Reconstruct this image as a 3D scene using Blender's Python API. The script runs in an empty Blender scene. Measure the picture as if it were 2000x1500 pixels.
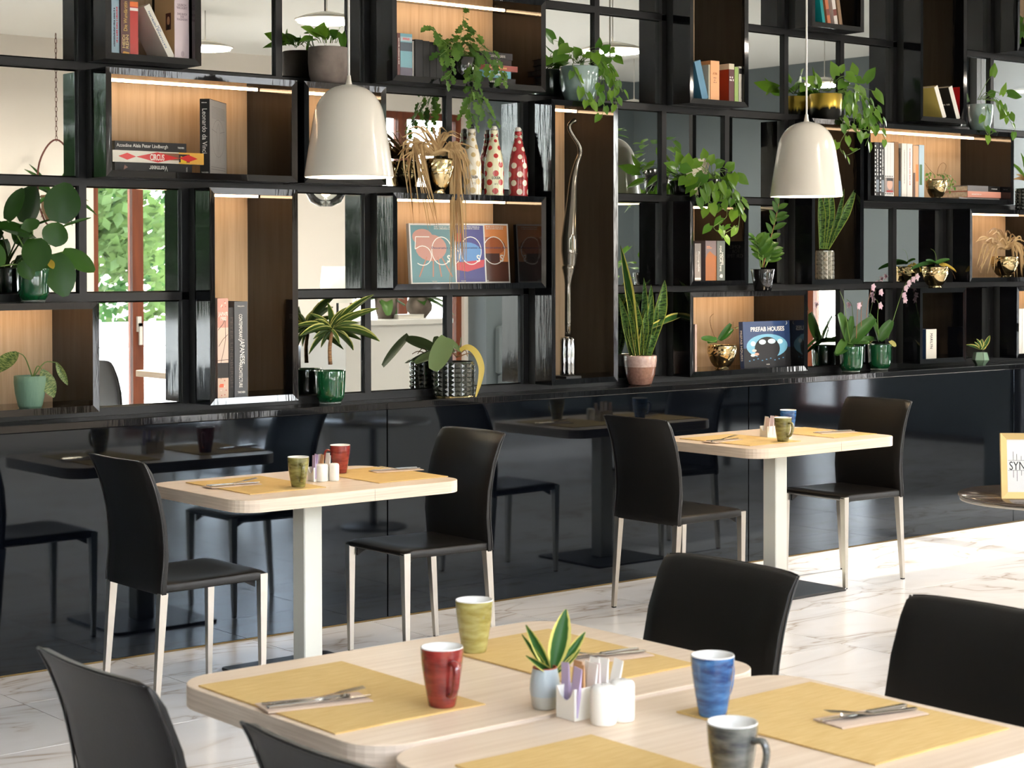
import bpy, math, random
from mathutils import Vector, Matrix
R = random.Random(7)
scn = bpy.context.scene
COL = scn.collection
# ---------------------------------------------------------------- camera (fitted to the photograph, metres)
FPX, YAW, CYP, ROLL, PITCH = 3586.563, 0.880347, 576.116, -0.001887, 0.017743
HC, DC = 1.61, 6.74516            # camera height, distance to the front of the wall unit
CAM = Vector((0.0, -DC, HC))
def _ray(u, v):
    a, b = (u - 1000) / FPX, (v - CYP) / FPX
    cr, sr = math.cos(-ROLL), math.sin(-ROLL)
    a, b = a * cr - b * sr, a * sr + b * cr
    cp, sp = math.cos(PITCH), math.sin(PITCH)
    y, z = b * cp + sp, cp - b * sp
    c, s = math.cos(YAW), math.sin(YAW)
    return Vector((z * c + a * s, z * s - a * c, -y))
def Py(u, v, y=0.0):              # point of the plane y = const seen at pixel (u, v) of the 2000x1500 frame
    r = _ray(u, v); return CAM + r * ((y + DC) / r.y)
def Pz(u, v, z):
    r = _ray(u, v); return CAM + r * ((z - HC) / r.z)
FWD = _ray(1000, CYP).normalized()
def mpp(p):                       # metres per photo pixel at a point
    return (Vector(p) - CAM).dot(FWD) / FPX
def set_camera():
    cd = bpy.data.cameras.new('camera'); co = bpy.data.objects.new('camera', cd); COL.objects.link(co)
    cd.sensor_width = 36.0; cd.sensor_fit = 'HORIZONTAL'; cd.lens = FPX / 2000 * 36
    cd.shift_y = -(750 - CYP) / 2000; cd.clip_start = 0.05; cd.clip_end = 200
    f = FWD; x = (_ray(2000, CYP) - _ray(0, CYP)).normalized(); up = x.cross(f).normalized()
    m = Matrix((x, up, -f)).transposed().to_4x4(); m.translation = CAM
    co.matrix_world = m
    cd.dof.use_dof = True; cd.dof.focus_distance = 8.2; cd.dof.aperture_fstop = 10.0
    scn.camera = co
set_camera()
# ---------------------------------------------------------------- world, sun, exposure
SUN_DIR = Vector((-1.0, 0.05, -0.47)).normalized()
def set_world():
    w = bpy.data.worlds.new('sky'); scn.world = w; w.use_nodes = True
    n, l = w.node_tree.nodes, w.node_tree.links; n.clear()
    sky = n.new('ShaderNodeTexSky'); sky.sky_type = 'NISHITA'; sky.sun_disc = False
    sky.sun_elevation = math.radians(38); sky.sun_rotation = math.radians(90); sky.air_density = 1.0; sky.dust_density = 2.0
    hs = n.new('ShaderNodeHueSaturation'); hs.inputs['Saturation'].default_value = 0.35
    bg = n.new('ShaderNodeBackground'); bg.inputs['Strength'].default_value = 2.9
    o = n.new('ShaderNodeOutputWorld')
    l.new(sky.outputs[0], hs.inputs['Color']); l.new(hs.outputs[0], bg.inputs[0]); l.new(bg.outputs[0], o.inputs[0])
    sd = bpy.data.lights.new('sun', 'SUN'); sd.energy = 4.5; sd.angle = math.radians(0.6); sd.color = (1.0, 0.93, 0.82)
    so = bpy.data.objects.new('sun', sd); COL.objects.link(so); so.location = (20, -1, 12)
    so.rotation_euler = SUN_DIR.to_track_quat('-Z', 'Y').to_euler()
set_world()
scn.view_settings.view_transform = 'Standard'; scn.view_settings.look = 'None'
scn.view_settings.gamma = 1.0; scn.view_settings.use_curve_mapping = False
scn.view_settings.exposure = 0.98
c = scn.cycles
c.use_denoising = True; c.max_bounces = 10; c.diffuse_bounces = 5; c.glossy_bounces = 6; c.transmission_bounces = 6
c.transparent_max_bounces = 12; c.sample_clamp_indirect = 6.0; c.caustics_reflective = False; c.caustics_refractive = False
c.use_light_tree = True
# ---------------------------------------------------------------- materials
MATS = {}
def lin(rgb):
    return tuple(((x / 255) / 12.92 if x / 255 < .04045 else ((x / 255 + .055) / 1.055) ** 2.4) for x in rgb) + (1,)
def mat(name, rgb=(128, 128, 128), rough=.5, metal=0.0, ior=1.5, coat=0.0, emit=None, estr=0, trans=0, noise=None, bump=None, alpha=1, sss=0):
    """noise=(rgb2, scale, detail, stretch xyz) mixes a second colour; bump=(scale, strength, stretch)"""
    if name in MATS: return MATS[name]
    m = bpy.data.materials.new(name); m.use_nodes = True
    nt = m.node_tree; n, l = nt.nodes, nt.links
    b = n['Principled BSDF']
    b.inputs['Base Color'].default_value = lin(rgb); b.inputs['Roughness'].default_value = rough
    b.inputs['Metallic'].default_value = metal; b.inputs['IOR'].default_value = ior
    b.inputs['Coat Weight'].default_value = coat; b.inputs['Coat Roughness'].default_value = .05
    b.inputs['Transmission Weight'].default_value = trans
    if emit: b.inputs['Emission Color'].default_value = lin(emit); b.inputs['Emission Strength'].default_value = estr
    m.diffuse_color = lin(rgb)
    if noise or bump:
        tc = n.new('ShaderNodeTexCoord')
    def tex(scale, detail, st):
        mp = n.new('ShaderNodeMapping'); mp.inputs['Scale'].default_value = st
        l.new(tc.outputs['Object'], mp.inputs['Vector'])
        t = n.new('ShaderNodeTexNoise'); t.inputs['Scale'].default_value = scale; t.inputs['Detail'].default_value = detail
        l.new(mp.outputs[0], t.inputs['Vector']); return t
    if noise:
        t = tex(noise[1], noise[2], noise[3] if len(noise) > 3 else (1, 1, 1))
        rmp = n.new('ShaderNodeValToRGB'); rmp.color_ramp.elements[0].position = .35; rmp.color_ramp.elements[1].position = .65
        rmp.color_ramp.elements[0].color = lin(rgb); rmp.color_ramp.elements[1].color = lin(noise[0])
        l.new(t.outputs['Fac'], rmp.inputs[0]); l.new(rmp.outputs[0], b.inputs['Base Color'])
    if bump:
        t = tex(bump[0], 3, bump[2] if len(bump) > 2 else (1, 1, 1))
        bp = n.new('ShaderNodeBump'); bp.inputs['Strength'].default_value = bump[1]; bp.inputs['Distance'].default_value = .01
        l.new(t.outputs['Fac'], bp.inputs['Height']); l.new(bp.outputs[0], b.inputs['Normal'])
    MATS[name] = m; return m
def leafmat(name, rgb, rgb2=None, edge=None, edge_w=.1, rough=.35, transl=.3, bands=None):
    """leaf with random hue per leaf, translucency, an optional pale margin (UV) and optional cross bands"""
    if name in MATS: return MATS[name]
    m = bpy.data.materials.new(name); m.use_nodes = True
    n, l = m.node_tree.nodes, m.node_tree.links; b = n['Principled BSDF']; out = n['Material Output']
    b.inputs['Roughness'].default_value = rough; b.inputs['Specular IOR Level'].default_value = .3
    oi = n.new('ShaderNodeObjectInfo')
    mx = n.new('ShaderNodeMix'); mx.data_type = 'RGBA'
    mx.inputs[6].default_value = lin(rgb); mx.inputs[7].default_value = lin(rgb2 or rgb)
    l.new(oi.outputs['Random'], mx.inputs[0]); colr = mx.outputs[2]
    if edge or bands:
        uv = n.new('ShaderNodeUVMap'); uv.uv_map = 'UVMap'; sp = n.new('ShaderNodeSeparateXYZ'); l.new(uv.outputs[0], sp.inputs[0])
    if bands:
        nz = n.new('ShaderNodeTexNoise'); nz.inputs['Scale'].default_value = 1.0; nz.inputs['Detail'].default_value = 3
        mp = n.new('ShaderNodeMapping'); mp.inputs['Scale'].default_value = (3, 40, 1); l.new(uv.outputs[0], mp.inputs[0]); l.new(mp.outputs[0], nz.inputs['Vector'])
        rp = n.new('ShaderNodeValToRGB'); rp.color_ramp.elements[0].position = .45; rp.color_ramp.elements[1].position = .58
        l.new(nz.outputs['Fac'], rp.inputs[0])
        m3 = n.new('ShaderNodeMix'); m3.data_type = 'RGBA'; m3.inputs[7].default_value = lin(bands)
        l.new(rp.outputs[0], m3.inputs[0]); l.new(colr, m3.inputs[6]); colr = m3.outputs[2]
    if edge:
        a = n.new('ShaderNodeMath'); a.operation = 'SUBTRACT'; a.inputs[1].default_value = .5; l.new(sp.outputs[0], a.inputs[0])
        ab = n.new('ShaderNodeMath'); ab.operation = 'ABSOLUTE'; l.new(a.outputs[0], ab.inputs[0])
        g = n.new('ShaderNodeMath'); g.operation = 'GREATER_THAN'; g.inputs[1].default_value = .5 - edge_w; l.new(ab.outputs[0], g.inputs[0])
        m2 = n.new('ShaderNodeMix'); m2.data_type = 'RGBA'; m2.inputs[7].default_value = lin(edge)
        l.new(g.outputs[0], m2.inputs[0]); l.new(colr, m2.inputs[6]); colr = m2.outputs[2]
    l.new(colr, b.inputs['Base Color'])
    tr = n.new('ShaderNodeBsdfTranslucent'); l.new(colr, tr.inputs[0])
    ms = n.new('ShaderNodeMixShader'); ms.inputs[0].default_value = transl
    l.new(b.outputs[0], ms.inputs[1]); l.new(tr.outputs[0], ms.inputs[2]); l.new(ms.outputs[0], out.inputs[0])
    m.diffuse_color = lin(rgb)
    MATS[name] = m; return m
def glassmat(name, tint=(255, 255, 255), refl=1.5):
    """thin clear pane: transparent with Fresnel reflection"""
    if name in MATS: return MATS[name]
    m = bpy.data.materials.new(name); m.use_nodes = True
    n, l = m.node_tree.nodes, m.node_tree.links; n.remove(n['Principled BSDF']); out = n['Material Output']
    t = n.new('ShaderNodeBsdfTransparent'); t.inputs[0].default_value = lin(tint)
    g = n.new('ShaderNodeBsdfGlossy'); g.inputs['Roughness'].default_value = .01
    f = n.new('ShaderNodeFresnel'); f.inputs[0].default_value = refl
    mx = n.new('ShaderNodeMixShader'); l.new(f.outputs[0], mx.inputs[0]); l.new(t.outputs[0], mx.inputs[1]); l.new(g.outputs[0], mx.inputs[2])
    l.new(mx.outputs[0], out.inputs[0]); MATS[name] = m; return m
def marble():
    m = bpy.data.materials.new('marble tile'); m.use_nodes = True
    n, l = m.node_tree.nodes, m.node_tree.links; b = n['Principled BSDF']
    tc = n.new('ShaderNodeTexCoord'); oi = n.new('ShaderNodeObjectInfo')
    mul = n.new('ShaderNodeVectorMath'); mul.operation = 'SCALE'; mul.inputs['Scale'].default_value = 37.0
    cmb = n.new('ShaderNodeCombineXYZ'); l.new(oi.outputs['Random'], cmb.inputs[0]); l.new(oi.outputs['Random'], cmb.inputs[1])
    l.new(cmb.outputs[0], mul.inputs[0])
    add = n.new('ShaderNodeVectorMath'); l.new(tc.outputs['Object'], add.inputs[0]); l.new(mul.outputs[0], add.inputs[1])
    mp = n.new('ShaderNodeMapping'); mp.inputs['Scale'].default_value = (.55, 1.5, 1); mp.inputs['Rotation'].default_value = (0, 0, .45); l.new(add.outputs[0], mp.inputs[0])
    nz = n.new('ShaderNodeTexNoise'); nz.inputs['Scale'].default_value = 1.5; nz.inputs['Detail'].default_value = 3.5; nz.inputs['Roughness'].default_value = .55; nz.inputs['Distortion'].default_value = 1.6
    l.new(mp.outputs[0], nz.inputs['Vector'])
    s = n.new('ShaderNodeMath'); s.operation = 'SUBTRACT'; s.inputs[1].default_value = .5; l.new(nz.outputs['Fac'], s.inputs[0])
    ab = n.new('ShaderNodeMath'); ab.operation = 'ABSOLUTE'; l.new(s.outputs[0], ab.inputs[0])
    rp = n.new('ShaderNodeValToRGB'); e = rp.color_ramp.elements
    e[0].position = 0; e[0].color = lin((184, 172, 160)); e[1].position = .010; e[1].color = lin((208, 201, 194))
    x = e.new(.03); x.color = lin((222, 219, 216)); x = e.new(.12); x.color = lin((231, 229, 227))
    l.new(ab.outputs[0], rp.inputs[0])
    n2 = n.new('ShaderNodeTexNoise'); n2.inputs['Scale'].default_value = 2.2; n2.inputs['Detail'].default_value = 2; l.new(add.outputs[0], n2.inputs['Vector'])
    r2 = n.new('ShaderNodeValToRGB'); r2.color_ramp.elements[0].position = .36; r2.color_ramp.elements[1].position = .52; l.new(n2.outputs['Fac'], r2.inputs[0])
    m2 = n.new('ShaderNodeMix'); m2.data_type = 'RGBA'; m2.inputs[6].default_value = lin((228, 226, 223)); l.new(r2.outputs[0], m2.inputs[0]); l.new(rp.outputs[0], m2.inputs[7])
    l.new(m2.outputs[2], b.inputs['Base Color'])
    b.inputs['Roughness'].default_value = .22; b.inputs['IOR'].default_value = 1.45
    MATS['marble'] = m; return m
def woodmat(name, rgb, rgb2, axis='z', rough=.45, scale=1.0):
    st = {'x': (1.2, 28, 28), 'y': (28, 1.2, 28), 'z': (28, 28, 1.2)}[axis]
    return mat(name, rgb, rough=rough, noise=(rgb2, 2.2 * scale, 4, st))
# ---------------------------------------------------------------- object helpers
def mesh(name, vf, m=None, smooth=False, uv=None):
    me = bpy.data.meshes.new(name); me.from_pydata([tuple(v) for v in vf[0]], [], vf[1])
    if smooth: me.polygons.foreach_set('use_smooth', [True] * len(me.polygons))
    if m: me.materials.append(m)
    if uv:
        ul = me.uv_layers.new(name='UVMap')
        for lp in me.loops: ul.data[lp.index].uv = uv[lp.vertex_index]
    me.update(); return me
def ob(name, me, parent=None, loc=(0, 0, 0), rot=(0, 0, 0), kind=None, mw=None, scale=None):
    if isinstance(me, tuple): me = mesh(name, me[:2], me[2] if len(me) > 2 else None, me[3] if len(me) > 3 else False, me[4] if len(me) > 4 else None)
    o = bpy.data.objects.new(name, me); COL.objects.link(o)
    o.location = loc; o.rotation_euler = rot
    if scale: o.scale = scale
    if parent: o.parent = parent
    if mw is not None: o.matrix_local = mw
    if kind: o['kind'] = kind
    return o
def tag(o, label=None, cat=None, group=None, kind=None):
    if label: o['label'] = label
    if cat: o['category'] = cat
    if group: o['group'] = group
    if kind: o['kind'] = kind
    return o
def thing(name, label, cat, loc=(0, 0, 0), rz=0.0, group=None):
    o = bpy.data.objects.new(name, None); COL.objects.link(o); o.location = loc; o.rotation_euler = (0, 0, rz)
    o.empty_display_size = .05
    return tag(o, label, cat, group)
def dup(root, loc, rz, label, group=None):
    r = root.copy(); COL.objects.link(r); r.location = loc; r.rotation_euler = (0, 0, rz); r['label'] = label
    if group: r['group'] = group
    for ch in list(root.children):
        c2 = ch.copy(); COL.objects.link(c2); c2.parent = r
        for g in list(ch.children):
            d = g.copy(); COL.objects.link(d); d.parent = c2
    return r
def join(*parts):
    V, F = [], []
    for v, f in parts:
        k = len(V); V += [Vector(x) for x in v]; F += [tuple(i + k for i in q) for q in f]
    return V, F
def box(x0, x1, y0, y1, z0, z1):
    v = [(x0, y0, z0), (x1, y0, z0), (x1, y1, z0), (x0, y1, z0), (x0, y0, z1), (x1, y0, z1), (x1, y1, z1), (x0, y1, z1)]
    return v, [(0, 3, 2, 1), (4, 5, 6, 7), (0, 1, 5, 4), (1, 2, 6, 5), (2, 3, 7, 6), (3, 0, 4, 7)]
def rbox(x0, x1, y0, y1, z0, z1, b=.004):
    """box with chamfered edges: 3 stacked octagon-ish rings"""
    V, F = [], []
    def ring(i, z):
        c = [(x0 + i + b, y0 + i), (x1 - i - b, y0 + i), (x1 - i, y0 + i + b), (x1 - i, y1 - i - b), (x1 - i - b, y1 - i), (x0 + i + b, y1 - i), (x0 + i, y1 - i - b), (x0 + i, y0 + i + b)]
        return [(x, y, z) for x, y in c]
    rs = [ring(b, z0), ring(0, z0 + b), ring(0, z1 - b), ring(b, z1)]
    for r in rs: V += r
    for k in range(3):
        for i in range(8):
            j = (i + 1) % 8; F.append((k * 8 + i, k * 8 + j, k * 8 + 8 + j, k * 8 + 8 + i))
    F.append(tuple(range(7, -1, -1))); F.append(tuple(range(24, 32)))
    return V, F
def lathe(prof, n=32, cap=True):
    """prof [(r, z)] bottom outer -> up -> inside; returns verts, faces and UV (angle, height)"""
    V, F, U = [], [], []
    h = max(p[1] for p in prof) or 1
    for r, z in prof:
        for i in range(n):
            a = 2 * math.pi * i / n; V.append((r * math.cos(a), r * math.sin(a), z)); U.append((i / n, z / h))
    for k in range(len(prof) - 1):
        for i in range(n):
            j = (i + 1) % n; F.append((k * n + i, k * n + j, (k + 1) * n + j, (k + 1) * n + i))
    if cap:
        F.append(tuple(range(n - 1, -1, -1)))
        k = (len(prof) - 1) * n; F.append(tuple(range(k, k + n)))
    return V, F
def rrect(x0, x1, y0, y1, r, n=6):
    P = []
    for cx, cy, a0 in ((x1 - r, y0 + r, -90), (x1 - r, y1 - r, 0), (x0 + r, y1 - r, 90), (x0 + r, y0 + r, 180)):
        for i in range(n + 1):
            a = math.radians(a0 + 90 * i / n); P.append((cx + r * math.cos(a), cy + r * math.sin(a)))
    return P
def prism(P, z0, z1, b=0.0):
    n = len(P); V, F = [], []
    cx = sum(p[0] for p in P) / n; cy = sum(p[1] for p in P) / n
    def sh(p, d):
        dx, dy = p[0] - cx, p[1] - cy; L = math.hypot(dx, dy) or 1; return (p[0] - dx / L * d, p[1] - dy / L * d)
    L = [(z0, 0), (z1, 0)] if not b else [(z0, b), (z0 + b, 0), (z1 - b, 0), (z1, b)]
    for z, d in L:
        for p in P:
            q = sh(p, d); V.append((q[0], q[1], z))
    for k in range(len(L) - 1):
        for i in range(n):
            j = (i + 1) % n; F.append((k * n + i, k * n + j, (k + 1) * n + j, (k + 1) * n + i))
    F.append(tuple(range(n - 1, -1, -1))); k = (len(L) - 1) * n; F.append(tuple(range(k, k + n)))
    return V, F
def tube(pts, rad, n=6, closed=False):
    """swept round tube through pts; rad number or list"""
    pts = [Vector(p) for p in pts]; V, F = [], []
    prev = None
    for k, p in enumerate(pts):
        d = (pts[min(k + 1, len(pts) - 1)] - pts[max(k - 1, 0)])
        if d.length < 1e-9: d = Vector((0, 0, 1))
        d.normalize()
        if prev is None:
            a = Vector((0, 0, 1)) if abs(d.z) < .9 else Vector((1, 0, 0)); prev = d.cross(a).normalized()
        x = (prev - d * prev.dot(d)); x = x.normalized() if x.length > 1e-6 else d.orthogonal().normalized(); prev = x; y = d.cross(x)
        r = rad[k] if isinstance(rad, (list, tuple)) else rad
        for i in range(n):
            a = 2 * math.pi * i / n; V.append(p + x * (r * math.cos(a)) + y * (r * math.sin(a)))
    for k in range(len(pts) - 1):
        for i in range(n):
            j = (i + 1) % n; F.append((k * n + i, k * n + j, (k + 1) * n + j, (k + 1) * n + i))
    F.append(tuple(range(n - 1, -1, -1))); k = (len(pts) - 1) * n; F.append(tuple(range(k, k + n)))
    return V, F
def curve_pts(P, n=6):
    """Catmull-Rom through control points"""
    P = [Vector(p) for p in P]; out = []
    Q = [P[0] * 2 - P[1]] + P + [P[-1] * 2 - P[-2]]
    for i in range(1, len(Q) - 2):
        for k in range(n):
            t = k / n; a, b, c_, d = Q[i - 1], Q[i], Q[i + 1], Q[i + 2]
            out.append(.5 * ((2 * b) + (c_ - a) * t + (2 * a - 5 * b + 4 * c_ - d) * t * t + (3 * b - a - 3 * c_ + d) * t ** 3))
    out.append(P[-1]); return out
def frustum(p0, p1, w0, w1):
    """square tapering leg from p0 (width w0) to p1 (width w1)"""
    V = []
    for p, w in ((p0, w0), (p1, w1)):
        for sx, sy in ((-1, -1), (1, -1), (1, 1), (-1, 1)): V.append((p[0] + sx * w / 2, p[1] + sy * w / 2, p[2]))
    return V, [(3, 2, 1, 0), (4, 5, 6, 7), (0, 1, 5, 4), (1, 2, 6, 5), (2, 3, 7, 6), (3, 0, 4, 7)]
TEXTS = []
def text(parent, s, mw, m, h=None, w=None, vert=False, name='text_outline', bold=0):
    """flat lettering on a surface: mw local matrix (x = reading direction, z = surface normal); fitted to height h and width w"""
    cu = bpy.data.curves.new(name, 'FONT'); cu.body = s; cu.size = 1.0; cu.align_x = 'CENTER'; cu.align_y = 'CENTER'; cu.extrude = .004; cu.resolution_u = 3
    cu.offset = bold; cu.space_line = .85
    cu.materials.append(m)
    o = bpy.data.objects.new(name, cu); COL.objects.link(o); o.parent = parent; o.matrix_local = mw
    TEXTS.append((o, mw.copy(), h, w)); return o
def fit_texts():
    bpy.context.view_layer.update()
    for o, mw, h, w in TEXTS:
        bb = o.bound_box; W = max(p[0] for p in bb) - min(p[0] for p in bb); H = max(p[1] for p in bb) - min(p[1] for p in bb)
        cx = (max(p[0] for p in bb) + min(p[0] for p in bb)) / 2; cy = (max(p[1] for p in bb) + min(p[1] for p in bb)) / 2
        sx = w / W if w else None; sy = h / H if h else None
        if sx is None: sx = sy
        if sy is None: sy = sx
        o.matrix_local = mw @ Matrix.Diagonal((sx, sy, .1, 1)) @ Matrix.Translation((-cx, -cy, 0))
    dg = bpy.context.evaluated_depsgraph_get()
    for o, mw, h, w in TEXTS:                    # outlines become plain meshes
        me = bpy.data.meshes.new_from_object(o.evaluated_get(dg)); n = bpy.data.objects.new('lettering', me); COL.objects.link(n)
        n.parent = o.parent; n.matrix_local = o.matrix_local.copy()
    for o, mw, h, w in TEXTS: bpy.data.objects.remove(o)
def frame3(o, x, y, z):
    m = Matrix((x, y, z)).transposed().to_4x4(); m.translation = o; return m
# ================================================================ THE SETTING
WHITE = mat('white plaster', (226, 222, 216), .85)
PINK = mat('warm plaster', (236, 228, 219), .85)
BLUEGREY = mat('blue grey paint', (104, 114, 118), .6)
CEIL = mat('ceiling white', (232, 232, 228), .9)
BROWNFR = mat('red brown timber', (128, 66, 38), .45, noise=((104, 52, 30), 3, 3, (6, 6, .6)))
GROUT = mat('grout', (70, 64, 58), .9)
PANE = glassmat('window glass')
marble()
ZC = 3.6
ob('floor', box(-3.2, 14.2, -8.3, .42, -.12, -.002) + (GROUT,), kind='structure')
TP, TX0, TY0 = .6205, 2.88, -.45
tile_me = mesh('tile', rbox(-TP / 2 + .0017, TP / 2 - .0017, -.6165 / 2 + .0017, .6165 / 2 - .0017, -.0019, 0.0, .0006), MATS['marble'])
FLOOR = bpy.data.objects['floor']
for i in range(-4, 17):
    for j in range(-1, 12):
        x, y = TX0 + TP * (i + .5), TY0 - .6165 * (j + .5)
        me = tile_me
        if j == -1:                                   # cut row along the wall unit
            if i == -4: cut = mesh('tile_cut', rbox(-TP / 2 + .0017, TP / 2 - .0017, -.224, .2235, -.0019, 0, .0006), MATS['marble'])
            me = cut; y = -.2255
        ob('tile', me, FLOOR, (x, y, 0))
ob('ceiling', box(-3.2, 14.2, -8.3, .42, ZC, ZC + .1) + (CEIL,), kind='structure')
def wall_open(name, axis, c0, c1, a0, a1, z0, z1, holes, m):
    """wall slab along x or y between a0 and a1 with rectangular openings (lo, hi, sill, head)"""
    parts = []
    def add(lo, hi, zl, zh):
        if hi - lo < .005 or zh - zl < .005: return
        parts.append(box(lo, hi, c0, c1, zl, zh) if axis == 'x' else box(c0, c1, lo, hi, zl, zh))
    cur = a0
    for lo, hi, s, h in sorted(holes):
        add(cur, lo, z0, z1); add(lo, hi, z0, s); add(lo, hi, h, z1); cur = hi
    add(cur, a1, z0, z1)
    return ob(name, join(*parts) + (m,), kind='structure')
REAR = [(-2.9, -.2, .05, 3.45), (.0, 2.7, .05, 3.45), (2.9, 5.6, .05, 3.45), (7.62, 9.72, .05, 3.15), (10.4, 11.85, .05, 3.15)]
wall_open('wall_front', 'x', -8.25, -8.0, -3.2, 11.9, 0, ZC, REAR, PINK)
ob('wall_corner', box(11.9, 14.0, -8.25, -7.7, 0, ZC) + (BLUEGREY,), kind='structure')
ob('wall_left', box(-3.2, -3.0, -8.0, .42, 0, ZC) + (WHITE,), kind='structure')
ob('wall_back', box(-3.0, 14.2, .40, .6, 0, ZC) + (mat('black carcass', (18, 18, 19), .5),), kind='structure')
wall_open('wall_right', 'y', 14.0, 14.2, -8.25, -1.05, 0, ZC, [(-5.75, -4.75, .1, 2.4)], BLUEGREY)
ob('wall_return', box(11.0, 14.2, -1.25, -1.05, 0, ZC) + (BLUEGREY,), kind='structure')
wall_open('wall_side', 'y', 11.0, 11.15, -1.05, .42, 0, ZC, [(-1.03, -.02, .03, 3.5)], BLUEGREY)
def window(k, axis, c, lo, hi, s, h, posts, cross=(), FR=None):
    """framed glazing: window_<k> > frame, mullion, pane"""
    FR = FR or BROWNFR
    root = bpy.data.objects.new('window_%d' % k, None); COL.objects.link(root); root['kind'] = 'structure'
    def bx(a0, a1, zl, zh, t=.05):
        return box(a0, a1, c - t, c + t, zl, zh) if axis == 'x' else box(c - t, c + t, a0, a1, zl, zh)
    fr = join(bx(lo, lo + .07, s, h), bx(hi - .07, hi, s, h), bx(lo + .07, hi - .07, s, s + .08), bx(lo + .07, hi - .07, h - .07, h))
    ob('frame', fr + (FR,), root)
    e = [lo + .07] + [p for p in posts] + [hi - .07]
    for p in posts: ob('mullion', bx(p - .055, p + .055, s + .08, h - .07, .045) + (FR,), root)
    for a, b in zip(e[:-1], e[1:]):
        ob('pane', bx(a + (.055 if a in posts else 0), b - (.055 if b in posts else 0), s + .08, h - .07, .004) + (PANE,), root)
    for z in cross: ob('transom', bx(lo + .07, hi - .07, z - .03, z + .03, .03) + (FR,), root)
    return root
window(1, 'x', -8.1, *REAR[0], [-1.55]); window(2, 'x', -8.1, *REAR[1], [1.15]); window(3, 'x', -8.1, *REAR[2], [4.05])
w4 = window(4, 'x', -8.1, *REAR[3], [8.09]); window(5, 'x', -8.1, *REAR[4], [11.1])
window(6, 'y', 14.1, -5.75, -4.75, .1, 2.4, [-5.2]); window(7, 'y', 11.08, -1.03, -.02, .03, 3.5, [], (1.15,), mat('dark window frame', (40, 42, 44), .4))
hd = ob('handle', join(box(8.07, 8.11, -8.055, -8.03, .98, 1.12), box(8.075, 8.105, -8.03, -8.0, 1.03, 1.06), box(8.075, 8.105, -8.02, -8.0, .86, 1.06)) + (mat('white handle', (220, 220, 216), .4),), w4)
mat('satin steel', (190, 188, 184), .3, 1.0)
# portals only guide the sky's light through the openings
def portal(loc, rot, sx, sy):
    d = bpy.data.lights.new('sky_portal', 'AREA'); d.shape = 'RECTANGLE'; d.size = sx; d.size_y = sy; d.cycles.is_portal = True
    o = bpy.data.objects.new('sky_portal', d); COL.objects.link(o); o.location = loc; o.rotation_euler = rot
for lo, hi, s, h in REAR: portal(((lo + hi) / 2, -8.3, (s + h) / 2), (math.radians(90), 0, 0), hi - lo, h - s)
for p in [o for o in COL.objects if o.name.startswith('sky_portal')]: p.rotation_euler = (math.radians(90), 0, math.radians(180))
portal((11.25, -.52, 1.76), (math.radians(90), 0, math.radians(90)), 1.0, 3.4)
portal((14.3, -5.25, 1.25), (math.radians(90), 0, math.radians(90)), 1.0, 2.3)
# ---------------------------------------------------------------- outside: terrace, parapet, railing, trees
ob('ground', box(-14, 34, -60, -8.25, -.6, -.42) + (mat('pale paving', (150, 148, 142), .9),), kind='structure')
ob('ground', box(11.3, 34, -8.25, 12, -.6, -.42) + (MATS['pale paving'],), kind='structure')
tag(ob('parapet', box(-6, 22, -16.3, -16.0, -.42, .78) + (mat('white render', (225, 225, 222), .8),)), 'white rendered parapet wall beyond the terrace railing', 'wall', kind='structure')
rail = thing('terrace_railing', 'thin steel terrace railing outside the brown framed window', 'railing', (0, -10.3, 0))
STEEL = MATS['satin steel']
for k in range(7): ob('rail', tube([(4.0, 0, -.1 + k * .14), (13.5, 0, -.1 + k * .14)], .008 if k < 6 else .018, 6) + (STEEL,), rail)
for k in range(9): ob('post', box(4 + k * 1.18, 4.035 + k * 1.18, -.02, .02, -.42, .74) + (STEEL,), rail)
LEAFG = leafmat('tree leaf light', (62, 84, 44), (82, 102, 56), transl=.35, rough=.6)
LEAFD = leafmat('tree leaf dark', (40, 70, 34), (58, 92, 44), transl=.3, rough=.6)
BARK = mat('bark', (84, 66, 50), .9, noise=((58, 46, 36), 6, 4))
def tree(x, y, h, r, m, label, n=5600):
    t = thing('tree', label, 'tree', (x, y, -.42), group='trees beyond the terrace')
    ob('trunk', tube([(0, 0, 0), (.05, 0, h * .3), (0, .1, h * .7)], [.16, .12, .05], 8) + (BARK,), t)
    V, F = [], []
    blobs = [(R.uniform(-r, r) * .75, R.uniform(-r, r) * .6, h * R.uniform(.22, .92), r * R.uniform(.35, .6)) for _ in range(16)]
    for _ in range(n):
        bx_, by, bz, br = R.choice(blobs)
        d = Vector((R.gauss(0, 1), R.gauss(0, 1), R.gauss(0, 1))).normalized() * br * R.uniform(.65, 1)
        p = Vector((bx_, by, bz)) + d
        a = Vector((R.gauss(0, 1), R.gauss(0, 1), R.gauss(0, .6))).normalized() * R.uniform(.09, .16); b = a.orthogonal().normalized() * a.length * .6
        k = len(V); V += [p - a, p + b, p + a, p - b]; F.append((k, k + 1, k + 2, k + 3))
    ob('crown', (V, F, m), t, kind='stuff')
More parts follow.
